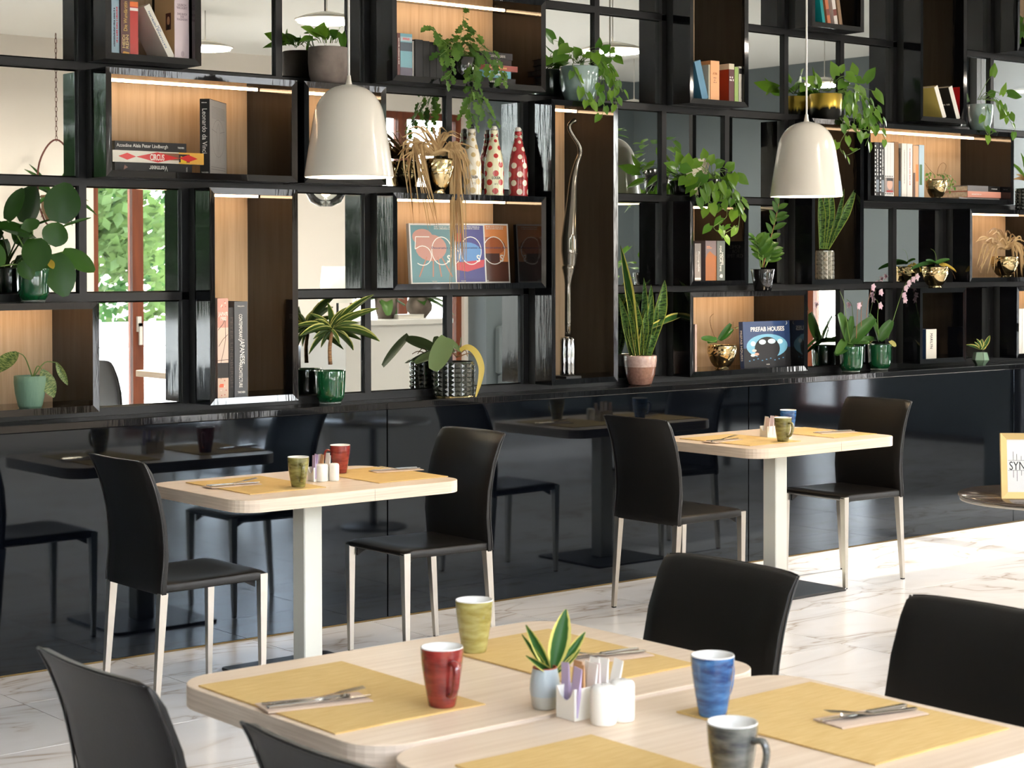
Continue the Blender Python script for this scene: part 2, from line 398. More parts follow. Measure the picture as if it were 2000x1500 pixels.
for a in [(8.6, -19.5, 6.4, 2.0, LEAFG, 'light green leafy tree right behind the parapet outside the brown framed window'), (10.6, -22.5, 7.5, 2.4, LEAFD, 'dark green tall tree behind the light green one outside'),
          (12.6, -20.0, 6.0, 2.0, LEAFG, 'yellowish green tree outside to one side of the terrace'), (14.8, -23, 7.8, 2.5, LEAFD, 'dark green broad tree outside furthest along the parapet'),
          (6.4, -23, 7.0, 2.4, LEAFD, 'dark green tree outside behind the hanging planter side'), (3.0, -21, 6.4, 2.3, LEAFG, 'added light green screening tree outside standing apart along the terrace'),  # last here and all below: added to screen bright sky from the lacquer
          (.4, -19.5, 5.6, 2.0, LEAFD, 'added dark green round screening tree outside behind the middle rear window'), (-2.2, -21, 6.2, 2.3, LEAFG, 'added light green screening tree outside behind the first rear window'), (-5.0, -19, 5.8, 2.2, LEAFD, 'added dark green screening tree outside beyond the corner of the room'), (-8.2, -21, 6.6, 2.5, LEAFD, 'added broad dark screening tree outside furthest from the counter')]: tree(*a)
# ================================================================ THE BLACK WALL UNIT
XK = [3.437 + .4735 * (k - 4) for k in range(22)]      # vertical lines; index 4 is the first full one in the frame
ZR = [.996 + .4735 * r for r in range(6)]
def xk(c): return XK[c + 4]
GLOSS = mat('black lacquer', (9, 10, 13), .06, ior=1.5, bump=(9, .04, (4, 4, .5)))
GLOSSB = mat('black lacquer panel', (5, 7, 12), .045, ior=1.6, bump=(3.0, .004))
GLOSSB.node_tree.nodes['Principled BSDF'].inputs['Specular Tint'].default_value = (.74, .87, 1.0, 1)
MATTE = mat('black bar', (14, 14, 16), .42); MATTE.node_tree.nodes['Principled BSDF'].inputs['Specular IOR Level'].default_value = .3
DEEP = mat('matte black spacer', (7, 7, 8), .6)
MIRROR = mat('mirror', (222, 226, 224), .0, 1.0)
OAK = woodmat('pale oak veneer', (212, 184, 150), (196, 164, 128), 'z', .5)
LED = mat('warm light strip', (255, 220, 170), .5, emit=(255, 212, 164), estr=11)
LEDOFF = mat('unlit strip', (190, 180, 165), .5)
YM = .195
unit = thing('wall_unit', 'tall black lattice wall unit with mirror panes above a glossy black lower wall', 'wall unit', (0, 0, 0))
for a, b in ((-2.0, .10), (.104, 2.468), (2.472, 4.838), (4.842, 7.208), (7.212, 9.578), (9.582, 10.99)):
    ob('lower_panel', rbox(a + .001, b - .001, 0, .03, .007, .946, .001) + (GLOSSB,), unit)
ob('plinth_strip', box(-2.0, 10.99, .001, .03, 0, .006) + (mat('brass strip', (120, 100, 66), .5, 1.0),), unit)
ob('ledge', rbox(-2.0, 10.99, -.006, .2, .947, .979, .003) + (GLOSS,), unit)
BOXES = [ # col, cols wide, row, rows high, lit, label
 (-2, 2, 0, 1, 1, 'low wide black display box at the left edge holding a mint ribbed plant pot'),
 (0, 1, 3, 2, 0, 'black display box at the top left holding leaning novels'),
 (0, 2, 2, 1, 1, 'lit wide black display box with three stacked art books and one grey volume'),
 (2, 1, 2, 1, 1, 'lit small black display box behind the nearer white pendant lamp'),
 (3, 2, 3, 1, 1, 'lit wide black display box with grape ivy and dark slipcased books'),
 (1, 1, 0, 2, 1, 'tall lit black display box with books on Japanese architecture'),
 (3, 2, 1, 1, 1, 'lit wide black display box with three decorative art covers facing out'),
 (5, 1, 0, 3, 1, 'tallest black display box holding the twisted smoky glass vase'),
 (7, 1, 3, 2, 0, 'dark black display box with an orange book and a leaning blue book'),
 (9, 1, 4, 1, 0, 'black display box at the top edge with leaning teal and brown paperbacks'),
 (11, 1, 3, 2, 0, 'dark black display box with a red book and leaning black book'),
 (13, 2, 4, 1, 0, 'black display box at the top right corner with a trailing plant'),
 (10, 3, 2, 1, 1, 'lit three-wide black display box with film strip spines and flat orange books'),
 (9, 1, 1, 2, 1, 'tall black display box with snake plant in a studded glass pot'),
 (7, 1, 1, 1, 1, 'lit small black display box with a photography book and a house book'),
 (7, 2, 0, 1, 1, 'lit wide black display box with a blue house cover facing out'),
 (11, 1, 0, 1, 0, 'small dark black display box with one thick white book'),
 (12, 2, 1, 1, 1, 'lit black display box with dried grass in a gold pot at the right edge'),
 (13, 2, 0, 1, 1, 'black display box at the lower right edge with white books'),
]
owner = {}
for bi, (c0, w, r0, h, *_r) in enumerate(BOXES):
    for c_ in range(c0, c0 + w):
        for r_ in range(r0, r0 + h): owner[(c_, r_)] = bi
C0, C1 = -4, 16
PITCH_ = .4735
up_me = mesh('upright_bar', box(-.0165, .0165, YM - .022, YM + .01, .0165, PITCH_ - .0165), MATTE)
cr_me = mesh('cross_bar', box(-.0165, PITCH_ - .0165, YM - .0225, YM + .01, -.0165, .0165), MATTE)
def pane_vf(w, h, b=.007):
    """mirror pane with a polished bevel all round"""
    V = [(0, .004, 0), (w, .004, 0), (w, .004, h), (0, .004, h), (b, 0, b), (w - b, 0, b), (w - b, 0, h - b), (b, 0, h - b)]
    return V, [(4, 5, 6, 7), (0, 1, 5, 4), (1, 2, 6, 5), (2, 3, 7, 6), (3, 0, 4, 7)]
pane_me = mesh('mirror_pane', pane_vf(PITCH_ - .033, PITCH_ - .033), MIRROR)
for c_ in range(C0, C1):
    for r_ in range(0, 5):
        o_ = owner.get((c_, r_))
        x, z = xk(c_), ZR[r_]
        if o_ is None: ob('mirror_pane', pane_me, unit, (x + .0165, YM - .004, z + .0165))
        if o_ is None or owner.get((c_ - 1, r_)) != o_: ob('upright_bar', up_me, unit, (x, 0, z))
        if o_ is None or owner.get((c_, r_ - 1)) != o_: ob('cross_bar', cr_me, unit, (x, 0, z))
ob('top_panel', box(-2.0, 10.99, YM - .02, YM + .02, ZR[5] - .0165, ZC) + (MATTE,), unit)
ob('end_panel', box(-2.0, xk(C0) - .0165, YM - .02, YM + .02, .979, ZR[5] - .0165) + (MATTE,), unit)
LIP = .027
def fz(r): return ZR[r] + .016 + .022       # inside floor of a box in row r
def tz(r): return ZR[r] - .016              # outer top of a box whose upper line is r
def rail_vf(x0, x1, z0, z1, side):
    o = [(x0, 0, z0), (x1, 0, z0), (x1, 0, z1), (x0, 0, z1)]; q = LIP
    i = [(x0 + q, .003, z0 + q), (x1 - q, .003, z0 + q), (x1 - q, .003, z1 - q), (x0 + q, .003, z1 - q)]
    a, b = side, (side + 1) % 4
    ib = [(p[0], .03, p[2]) for p in (i[a], i[b])]; obk = [(p[0], .03, p[2]) for p in (o[a], o[b])]
    V = [o[a], o[b], i[b], i[a], ib[1], ib[0], obk[1], obk[0]]
    return V, [(0, 1, 2, 3), (3, 2, 4, 5), (1, 0, 7, 6), (5, 4, 6, 7)]
DISPLAY = []
for bi, (c0, w, r0, h, lit, label) in enumerate(BOXES):
    x0, x1, z0, z1 = xk(c0) + .0175, xk(c0 + w) - .0175, ZR[r0] + .016, ZR[r0 + h] - .016
    t = thing('display_box', label, 'display box', (x0, 0, z0), group='display boxes of the wall unit')
    W, H, D = x1 - x0, z1 - z0, .386
    sh = join(box(0, .021, .03, D, 0, H), box(W - .021, W, .03, D, 0, H), box(.021, W - .021, .03, D, 0, .021), box(.021, W - .021, .03, D, H - .021, H))
    ob('shell', sh + (GLOSS,), t)
    e = .0012
    sp = join(box(-e, 0, .125, YM - .023, -e, H + e), box(W, W + e, .125, YM - .023, -e, H + e), box(0, W, .125, YM - .023, -e, 0), box(0, W, .125, YM - .023, H, H + e))
    ob('spacer', sp + (DEEP,), t)
    for s in range(4): ob('lip_rail', rail_vf(0, W, 0, H, s) + (GLOSS,), t)
    ob('back_panel', box(.021, W - .021, D - .004, D + .006, .021, H - .021) + (OAK,), t)
    ob('light_strip', box(.03, W - .03, .275, .287, H - .027, H - .0215) + (LED if lit else LEDOFF,), t)
    DISPLAY.append(t)
# ================================================================ CHAIRS AND TABLES
LEATHER = mat('black leather', (12, 10, 9), .40, ior=1.5, bump=(240, .05)); LEATHER.node_tree.nodes['Principled BSDF'].inputs['Specular IOR Level'].default_value = .36
PIPING = mat('leather seam', (22, 19, 18), .3)
LEGM = mat('brushed steel', (196, 190, 180), .32, 1.0)
RUBBER = mat('black rubber', (14, 14, 14), .6)
def back_mesh():
    prof = [(.42, -.225, .030), (.46, -.224, .030), (.56, -.214, .029), (.67, -.220, .027), (.78, -.243, .025), (.86, -.273, .023), (.898, -.292, .021), (.905, -.295, .014)]
    ny = 12; V, F = [], []
    def col(side):
        for z, x, t in prof:
            for j in range(ny + 1):
                q = j / ny * 2 - 1
                f = max(0, min(1, (z - .46) / .44))
                e = .006 if abs(q) == 1 else 0
                yy = q * (.211 - (.004 if z > .9 else 0))
                bow = .022 * f * (1 - q * q)
                zz = z - (.006 * q ** 8 if z > .89 else 0)
                V.append((x - bow + (t - e if side else e), yy, zz))
    col(0); col(1); n1 = len(prof) * (ny + 1); w = ny + 1
    for k in range(len(prof) - 1):
        for j in range(ny):
            a = k * w + j; F.append((a, a + w, a + w + 1, a + 1)); b = n1 + a; F.append((b, b + 1, b + w + 1, b + w))
    for k in range(len(prof) - 1):
        a = k * w; F.append((a, n1 + a, n1 + a + w, a + w)); a = k * w + ny; F.append((a, a + w, n1 + a + w, n1 + a))
    for j in range(ny):
        F.append((j, j + 1, n1 + j + 1, n1 + j)); a = (len(prof) - 1) * w + j; F.append((a, n1 + a, n1 + a + 1, a + 1))
    return V, F
def seat_mesh():
    nx, ny = 10, 10; V, F = [], []
    for s in (0, 1):
        for i in range(nx + 1):
            for j in range(ny + 1):
                u, q = i / nx, j / ny * 2 - 1
                x = -.205 + .43 * u
                sag = .016 * (1 - q * q) * math.sin(math.pi * min(1, u * 1.1))
                roll = .010 * max(0, (u - .9) / .1) ** 2
                z = (.462 + .006 * u - sag - roll) if s else (.425 + .004 * u + (.012 if u > .95 else 0))
                e = .005 if s and abs(q) == 1 else 0
                V.append((x, q * (.208 - e * .5), z - e))
    w = ny + 1; n1 = (nx + 1) * w
    for i in range(nx):
        for j in range(ny):
            a = i * w + j; F.append((a, a + 1, a + w + 1, a + w)); b = n1 + a; F.append((b, b + w, b + w + 1, b + 1))
    for i in range(nx):
        a = i * w; F.append((a, a + w, n1 + a + w, n1 + a)); a = i * w + ny; F.append((a, n1 + a, n1 + a + w, a + w))
    for j in range(ny):
        F.append((j, n1 + j, n1 + j + 1, j + 1)); a = nx * w + j; F.append((a, a + 1, n1 + a + 1, n1 + a))
    return V, F
CHAIRS = 'black leather dining chairs'
def make_chair(label, loc, rz):
    t = thing('dining_chair', label, 'chair', loc, rz, CHAIRS)
    me = mesh('backrest', back_mesh(), LEATHER, True); b = ob('backrest', me, t)
    md = b.modifiers.new('edge', 'BEVEL'); md.width = .005; md.segments = 2; md.limit_method = 'ANGLE'; md.angle_limit = math.radians(50)
    for sy in (-1, 1):                              # stitched piping along both side edges and the top
        P = [(x + .002, sy * .2105, z) for z, x, t_ in ((.425, -.225, 0), (.46, -.224, 0), (.56, -.214, 0), (.67, -.220, 0), (.78, -.243, 0), (.86, -.273, 0), (.9, -.2935, 0))]
        ob('piping', tube(curve_pts(P, 3), .0028, 6) + (PIPING, True), t)
    ob('piping', tube([(-.296 - .022 * (1 - q * q) + .003, .205 * q, .904 - .004 * q ** 8) for q in [i / 8 - 1 for i in range(17)]], .0028, 6) + (PIPING, True), t)
    s = ob('seat', mesh('seat', seat_mesh(), LEATHER, True), t)
    md = s.modifiers.new('edge', 'BEVEL'); md.width = .006; md.segments = 2; md.limit_method = 'ANGLE'; md.angle_limit = math.radians(50)
    for sy in (-1, 1):
        for x0, x1, z in ((.209, .206, .452), (-.208, -.238, .424)):
            lg = ob('leg', frustum((x0, sy * .192, z), (x1, sy * .196, .006), .031, .018) + (LEGM,), t)
            ob('foot_glide', box(x1 - .008, x1 + .008, sy * .196 - .008, sy * .196 + .008, 0, .007) + (RUBBER,), lg)
        ob('corner_bracket', ([(.19, sy * .175, .43), (.19, sy * .175, .4), (.13, sy * .175, .43), (.19, sy * .165, .43), (.19, sy * .165, .4), (.13, sy * .165, .43)], [(0, 1, 2), (5, 4, 3), (0, 3, 4, 1), (1, 4, 5, 2), (2, 5, 3, 0)], RUBBER), t)
    return t
PI = math.pi
chair0 = make_chair('black leather chair seen from behind at the near left wall table', (3.425, -.685, 0), 0)
for x, y, rz, lab in [(4.523, -.66, PI, 'black leather chair facing us at the right end of the near wall table'),
                      (6.04, -.66, 0, 'black leather chair seen from behind at the left end of the far wall table'),
                      (7.205, -.647, PI, 'brownish lit leather chair facing us at the right end of the far wall table'),
                      (1.77, -3.785, 0, 'big blurred chair back at the lower left corner by the front table'),
                      (1.77, -4.505, 0, 'chair back cut off at the bottom edge under the front table mat'),
                      (2.845, -3.755, PI, 'black chair back behind the blue mug at the front table'),
                      (2.845, -4.49, PI, 'black chair back at the lower right edge behind the laid mat')]:
    dup(chair0, (x, y, 0), rz, lab)
TOPW = woodmat('light ash top', (234, 214, 190), (222, 199, 172), 'x', .38)
TOPE = mat('light ash edge', (226, 208, 188), .45, noise=((206, 186, 164), 2.2, 4, (2, 2, 90)))
POST = mat('white post', (222, 222, 212), .4)
BASEP = mat('black steel plate', (20, 20, 21), .35)
TL, TW, TH = 1.03, .72, .75
def make_table(label, loc):
    t = thing('bistro_table', label, 'table', loc, 0, 'light wood bistro tables')
    P = rrect(-TL / 2, TL / 2, -TW / 2, TW / 2, .095, 8)
    vf = prism(P, TH - .046, TH, .0015); me = mesh('tabletop', vf, TOPW); me.materials.append(TOPE)
    for p in me.polygons:
        if abs(p.normal.z) < .5: p.material_index = 1
    ob('tabletop', me, t)
    ob('edge_joint', box(.07, .0712, -TW / 2 - .0006, -TW / 2 + .002, TH - .044, TH - .002) + (mat('joint', (150, 130, 112), .6),), t)
    ob('post', rbox(-.042, .042, -.042, .042, .012, TH - .05, .004) + (POST,), t)
    ob('base_plate', prism(rrect(-.25, .25, -.25, .25, .02, 3), .0, .012, .002) + (BASEP,), t)
    ob('top_plate', box(-.15, .15, -.15, .15, TH - .052, TH - .046) + (BASEP,), t)
    return t
T1, T2, T3, T4 = (3.965, -.68), (6.725, -.63), (2.372, -3.745), (2.362, -4.49)
tb = make_table('light wood table between two chairs at the left by the black wall', (T1[0], T1[1], 0))
dup(tb, (T2[0], T2[1], 0), 0, 'light wood table by the black wall with the sunlit mats')
dup(tb, (T3[0], T3[1], 0), 0, 'front light wood table with the red and the tall yellow mug')
dup(tb, (T4[0], T4[1], 0), 0, 'front light wood table with the blue and the dark mug at the bottom edge')
# ---------------------------------------------------------------- round table and gold framed card at the right edge
def round_table():
    p = Pz(1875, 966, .66); right = Vector((.7710, -.6369, 0))
    cx = p + right * .35
    t = thing('round_side_table', 'round brown topped side table cut by the right edge', 'table', (cx.x, cx.y, 0))
    ob('tabletop', lathe([(.0, .648), (.342, .648), (.35, .652), (.35, .657), (.346, .66), (.0, .66)], 64, False) + (mat('smoked brown glass top', (72, 58, 48), .18, coat=.5), True), t)
    ob('rim', lathe([(.335, .634), (.342, .634), (.342, .648), (.335, .648)], 48, False) + (LEGM, True), t)
    ob('pedestal', lathe([(.022, .02), (.022, .634)], 20) + (BASEP, True), t)
    ob('foot_plate', lathe([(.2, 0), (.2, .01), (.19, .016), (0, .02)], 40) + (BASEP, True), t)
    f = Pz(1955, 974, .66)
    f = f + Vector((.005, .0, 0))
    fr = thing('picture_frame', 'gold framed white card standing on the round side table', 'picture frame', (f.x, f.y, .66), math.radians(-50))
    fr.rotation_euler = (math.radians(-6), 0, math.radians(-42))
    GOLD = mat('brushed gold frame', (196, 168, 112), .42, .5)
    W, H, b = .205, .262, .026
    for s in range(4):
        o = [(0, 0, 0), (W, 0, 0), (W, 0, H), (0, 0, H)]; i = [(b, .006, b), (W - b, .006, b), (W - b, .006, H - b), (b, .006, H - b)]
        a, c2 = s, (s + 1) % 4
        V = [o[a], o[c2], i[c2], i[a]] + [(q[0], .018, q[2]) for q in (o[a], o[c2], i[c2], i[a])]
        ob('frame_rail', (V, [(0, 1, 2, 3), (7, 6, 5, 4), (0, 4, 5, 1), (1, 5, 6, 2), (2, 6, 7, 3), (3, 7, 4, 0)], GOLD), fr)
    cd = ob('card', box(b, W - b, .008, .014, b, H - b) + (mat('white card', (226, 226, 224), .5),), fr)
    INK = mat('black ink', (24, 24, 26), .6)
    text(fr, 'SYN', frame3(Vector((.066, .0075, H * .5)), Vector((1, 0, 0)), Vector((0, 0, 1)), Vector((0, -1, 0))), INK, h=.034, w=.062)
    L = []
    for z in (.112, .152): L.append(box(b + .004, W - b - .004, .0072, .0078, z, z + .0012))
    for x, z, h in ((.05, .152, .036), (.064, .152, .026), (.082, .152, .018), (.05, .084, .028), (.064, .070, .042), (.082, .092, .02)): L.append(box(x, x + .0014, .0072, .0078, z, z + h))
    ob('line_drawing', join(*L) + (INK,), fr)
    ob('easel_back', join(box(W * .4, W * .6, .02, .024, 0, H * .75)) + (BASEP,), fr)
round_table()
# ================================================================ PENDANT LAMPS
SHADE = mat('cream enamel shade', (214, 208, 196), .22, coat=.6)
INNER = mat('white inner shade', (250, 244, 232), .6)
BULB = mat('glowing bulb', (255, 240, 210), .4, emit=(255, 214, 160), estr=14)
CORD = mat('white cord', (222, 220, 214), .5)
PROF = [(.183, 0), (.1705, .085), (.1535, .19), (.144, .245), (.134, .283), (.118, .315), (.096, .341), (.068, .36), (.035, .371), (.017, .375), (.013, .379), (.009, .398), (.0075, .412)]
def pendant(x, y, z, label):
    t = thing('pendant_lamp', label, 'lamp', (x, y, z), 0, 'cream dome pendants')
    P = curve_pts([Vector((r, 0, h)) for r, h in PROF], 4); outer = [(p.x, p.z) for p in P]
    ob('shade', lathe(outer, 56, False) + (SHADE, True), t)
    inn = [(max(.002, r - .004), h - .003) for r, h in outer if h < .37]
    V, F = lathe(inn, 56, False)
    ob('shade_lining', (V, [tuple(reversed(f)) for f in F], INNER, True), t)
    ob('rim', lathe([(.179, .0015), (.1795, -.001), (.1828, -.001), (.183, .001)], 56, False) + (SHADE, True), t)
    ob('bulb', lathe([(.0, .10), (.03, .11), (.045, .14), (.042, .175), (.022, .21), (.018, .25), (0, .25)], 24, False) + (BULB, True), t)
    ob('lamp_holder', lathe([(.022, .25), (.022, .33)], 20) + (CORD, True), t)
    ob('cord', tube([(0, 0, .40), (0, 0, ZC - z)], .0048, 8) + (CORD,), t)
    ob('ceiling_rose', lathe([(.05, ZC - z - .03), (.05, ZC - z)], 32) + (CORD, True), t)
    l = bpy.data.lights.new('bulb_light', 'POINT'); l.energy = 9; l.color = (1.0, .82, .6); l.shadow_soft_size = .04
    lo = bpy.data.objects.new('bulb_light', l); COL.objects.link(lo); lo.parent = t; lo.location = (0, 0, .07)
    return t
pa = Py(682, 343, -.54); pb = Py(1575, 381, -.54)
pendant(pa.x, -.54, Py(682, 345, -.54).z, 'cream dome pendant lamp hanging over the nearer wall table')
pendant(pb.x, -.54, Py(1574, 383, -.54).z, 'cream dome pendant lamp hanging over the farther wall table')
# ================================================================ TABLEWARE
MATY = mat('mustard place mat', (220, 188, 124), .75, noise=((208, 172, 104), 14, 4, (1, 14, 1)), bump=(60, .25, (1, 12, 1)))
NAP = mat('beige paper napkin', (212, 188, 166), .8)
CUTL = mat('polished cutlery', (200, 198, 194), .16, 1.0)
TZ = TH + .0005
def place_mat(x0, x1, y0, y1, label, rz=0.0):
    cx, cy = (x0 + x1) / 2, (y0 + y1) / 2; w, d = (x1 - x0) / 2, (y1 - y0) / 2
    n = 8; V, F = [], []
    for s in (0, 1):
        for i in range(n + 1):
            for j in range(n + 1):
                x, y = -w + 2 * w * i / n, -d + 2 * d * j / n
                V.append((x, y, (.0022 if s else 0) + (.0012 * abs(math.sin(3 * i / n + 2 * j / n)) if s else 0)))
    k = n + 1; m1 = k * k
    for i in range(n):
        for j in range(n):
            a = i * k + j; F.append((a, a + 1, a + k + 1, a + k)); F.append((m1 + a, m1 + a + k, m1 + a + k + 1, m1 + a + 1))
    for i in range(n):
        a = i * k; F.append((a, a + k, m1 + a + k, m1 + a)); a = i * k + n; F.append((a, m1 + a, m1 + a + k, a + k))
        a = i; F.append((a, m1 + a, m1 + a + 1, a + 1)); a = n * k + i; F.append((a, a + 1, m1 + a + 1, m1 + a))
    o = ob('place_mat', (V, F, MATY), None, (cx, cy, TZ), (0, 0, rz)); tag(o, label, 'place mat', 'mustard place mats'); return o
def fork_vf():
    # lies along +x, handle at x=0, length .19
    parts = [rbox(0, .10, -.0055, .0055, .003, .0055, .001), ([(.10, -.0055, .003), (.10, .0055, .003), (.10, .0055, .0055), (.10, -.0055, .0055), (.145, -.004, .010), (.145, .004, .010), (.145, .004, .012), (.145, -.004, .012)], [(0, 1, 5, 4), (1, 2, 6, 5), (2, 3, 7, 6), (3, 0, 4, 7)])]
    parts.append(([(.145, -.004, .010), (.145, .004, .010), (.145, .004, .012), (.145, -.004, .012), (.16, -.011, .012), (.16, .011, .012), (.16, .011, .014), (.16, -.011, .014)], [(0, 1, 5, 4), (1, 2, 6, 5), (2, 3, 7, 6), (3, 0, 4, 7), (4, 5, 6, 7)]))
    for k in range(4):
        y = -.0095 + k * .0063
        parts.append(([(.16, y - .0014, .012), (.16, y + .0014, .012), (.16, y + .0014, .014), (.16, y - .0014, .014), (.205, y - .001, .019), (.205, y + .001, .019), (.205, y + .001, .0205), (.205, y - .001, .0205)], [(0, 1, 5, 4), (1, 2, 6, 5), (2, 3, 7, 6), (3, 0, 4, 7), (4, 5, 6, 7)]))
    return join(*parts)
def knife_vf():
    return join(rbox(0, .10, -.0065, .0065, 0, .007, .002), prism([(.10, -.005), (.20, -.009), (.215, -.004), (.215, .002), (.10, .005)], .0018, .0042))
def spoon_vf():
    V, F = rbox(0, .105, -.005, .005, .003, .0055, .001)
    Q, G = [], []
    for i in range(9):
        a = i / 8; hw = .016 * math.sin(math.pi * min(1, a * .92 + .08)) ** .6
        for q in (-1, -.5, 0, .5, 1): Q.append((.10 + .06 * a, q * hw, .0055 - .004 * (1 - q * q) + .003 * a))
    for i in range(8):
        for j in range(4): b = i * 5 + j; G.append((b, b + 5, b + 6, b + 1))
    return join((V, F), (Q, G))
fork_me = mesh('fork', fork_vf(), CUTL); knife_me = mesh('knife', knife_vf(), CUTL); spoon_me = mesh('spoon', spoon_vf(), CUTL, True)
nap_me = mesh('napkin', join(rbox(0, .215, -.042, .042, 0, .0012, .0004), rbox(.001, .214, -.041, .039, .0013, .0025, .0004)), NAP)
def setting(x, y, rz, where, three=False):
    """folded napkin with fork and knife; rz points from handle to tip"""
    z = TZ + .0036
    tag(ob('napkin', nap_me, None, (x, y, z), (0, 0, rz)), 'folded beige napkin under the cutlery on ' + where, 'napkin', 'napkins')
    c_, s_ = math.cos(rz), math.sin(rz)
    def at(a, b): return (x + a * c_ - b * s_, y + a * s_ + b * c_, z + .0027)
    tag(ob('fork', fork_me, None, at(.005, .012), (0, 0, rz - .10)), 'steel fork lying on the napkin on ' + where, 'fork', 'forks')
    tag(ob('knife', knife_me, None, at(.006, -.016), (0, 0, rz + .03)), 'steel knife lying on the napkin on ' + where, 'knife', 'knives')
    if three: tag(ob('spoon', spoon_me, None, at(.02, -.002), (0, 0, rz - .03)), 'steel spoon lying on the napkin on ' + where, 'spoon', 'spoons')
place_mat(3.577, 3.915, -.888, -.41, 'mustard mat under the olive mug on the left wall table')
place_mat(4.146, 4.485, -.912, -.45, 'mustard mat under the red mug on the left wall table')
place_mat(6.305, 6.66, -.855, -.39, 'mustard mat on the chair-back end of the far wall table')
place_mat(6.90, 7.225, -.855, -.38, 'mustard mat on the right end of the far wall table')
place_mat(1.872, 2.222, -3.972, -3.478, 'mustard mat beside the red mug on the front table')
place_mat(2.462, 2.79, -3.985, -3.50, 'mustard mat beneath the tall yellow mug on the front table')
place_mat(2.462, 2.845, -4.735, -4.255, 'mustard mat under the blue mug at the front right')
place_mat(1.91, 2.222, -4.76, -4.278, 'mustard mat cut off by the bottom edge near the dark mug')
def px_on_table(u, v): return Pz(u, v, TZ + .004)
def setting_px(u0, v0, u1, v1, where, three=False):
    a, b = px_on_table(u0, v0), px_on_table(u1, v1); d = b - a
    setting(a.x, a.y, math.atan2(d.y, d.x), where, three)
setting_px(404, 952, 515, 943, 'the mat with the olive mug')
setting_px(820, 916, 725, 922, 'the mat with the red mug by the wall')
setting_px(1383, 864, 1462, 855, 'the sunlit mat by the far chair back')
setting_px(1668, 843, 1578, 847, 'the right mat of the far table')
setting_px(510, 1384, 715, 1361, 'the mat beside the front red mug', True)
setting_px(1258, 1274, 1120, 1292, 'the mat behind the small potted plant')
setting_px(1785, 1386, 1610, 1416, 'the mat beside the blue mug', True)
def glaze(name, a, b, d):
    return mat(name, a, .18, noise=(b, 30, 6, (.6, .6, 2.2)), coat=.6) if name not in MATS else MATS[name]
GLZ = {'red': glaze('red glaze', (152, 56, 50), (108, 26, 26), 0), 'yellow': glaze('yellow green glaze', (176, 168, 106), (142, 130, 64), 0), 'olive': glaze('olive glaze', (142, 138, 80), (84, 78, 30), 0),
       'blue': glaze('blue glaze', (58, 116, 172), (20, 56, 108), 0), 'dark': glaze('slate glaze', (112, 112, 104), (50, 52, 54), 0)}
CREAM = mat('white glazed inside', (236, 234, 228), .2, coat=.4)
def mug(u, v, col, label, hang=None, s=1.0):
    p = Pz(u, v, TZ + .003); a = hang if hang is not None else 0
    p = p + Vector((.5209, .8536, 0)) * (.024 * s)           # pixel marks the front of the base
    t = thing('mug', label, 'mug', (p.x, p.y, TZ + .003), a, 'tall glazed mugs')
    out = [(.0, 0), (.0255, 0), (.027, .003), (.030, .02), (.035, .05), (.0395, .08), (.0415, .105), (.0415, .1135)]
    ob('body', lathe([(r * s, z * s) for r, z in out], 40, False) + (GLZ[col], True), t)
    inn = [(.0415, .1135), (.0405, .1155), (.0388, .1145), (.0375, .1), (.034, .06), (.027, .015), (0, .012)]
    ob('lining', lathe([(r * s, z * s) for r, z in inn], 40, False) + (CREAM, True), t)
    if hang is not None:
        P = curve_pts([(.038 * s, 0, .088 * s), (.056 * s, 0, .092 * s), (.064 * s, 0, .075 * s), (.058 * s, 0, .045 * s), (.045 * s, 0, .028 * s), (.031 * s, 0, .026 * s)], 5)
        V, F = tube(P, .0052 * s, 8); V = [Vector((q.x, q.y * 1.5, q.z)) for q in V]
        ob('mug_handle', (V, F, GLZ[col], True), t)
    return t
CAMA = math.atan2(-.8536, -.5209)                               # direction towards the camera
mug(583, 952, 'olive', 'olive green mug with its handle towards us on the left wall table', CAMA + .25)
mug(665, 925, 'red', 'red mug on the far side of the left wall table', CAMA - 1.9)
mug(1532, 863, 'olive', 'mustard olive mug in front of the sachet box on the far wall table', CAMA + .5)
mug(1542, 846, 'blue', 'blue mug on the far side of the far wall table', CAMA + 2.4)
mug(866, 1384, 'red', 'red mug with its handle towards us on the front table', CAMA + .35)
mug(929, 1277, 'yellow', 'tall yellow green mug at the back of the front table', CAMA + 2.6)
mug(1398, 1403, 'blue', 'bright blue mug on the mat of the front right table', CAMA + 2.3)
mug(1438, 1556, 'dark', 'dark slate mug cut off at the bottom edge', CAMA + .75)
PORC = mat('white porcelain', (240, 238, 230), .25, coat=.4)
def shaker(u, v, h, r, label):
    p = Pz(u, v, TZ) + Vector((.5209, .8536, 0)) * (r * .9)
    t = thing('shaker', label, 'shaker', (p.x, p.y, TZ), 0, 'white porcelain shakers')
    ob('body', lathe([(0, 0), (r * .94, 0), (r, .003), (r, h * .84), (r * .96, h * .92), (r * .8, h * .975), (r * .5, h), (0, h)], 32, False) + (PORC, True), t)
    ob('holes', join(*[box(a - .0006, a + .0006, b - .0006, b + .0006, h, h + .0005) for a, b in ((-.004, 0), (.004, 0), (0, .004))]) + (RUBBER,), t)
shaker(629, 941, .069, .0255, 'white shaker nearest the olive mug on the left wall table')
shaker(653, 940, .070, .020, 'white shaker nearest the red mug on the left wall table')
shaker(1183, 1419, .073, .0245, 'white shaker with its top nearest us on the front table')
shaker(1220, 1412, .077, .0235, 'white shaker on the side of the blue mug on the front table')
shaker(1540, 857, .062, .022, 'white shaker half hidden behind the olive mug on the far wall table')
SACH = [mat('lilac sachet', (196, 178, 214), .6), mat('brown sugar sachet', (196, 148, 100), .6), mat('white sachet', (240, 236, 230), .6), mat('pinkish sachet', (226, 208, 206), .6)]
sach_me = []
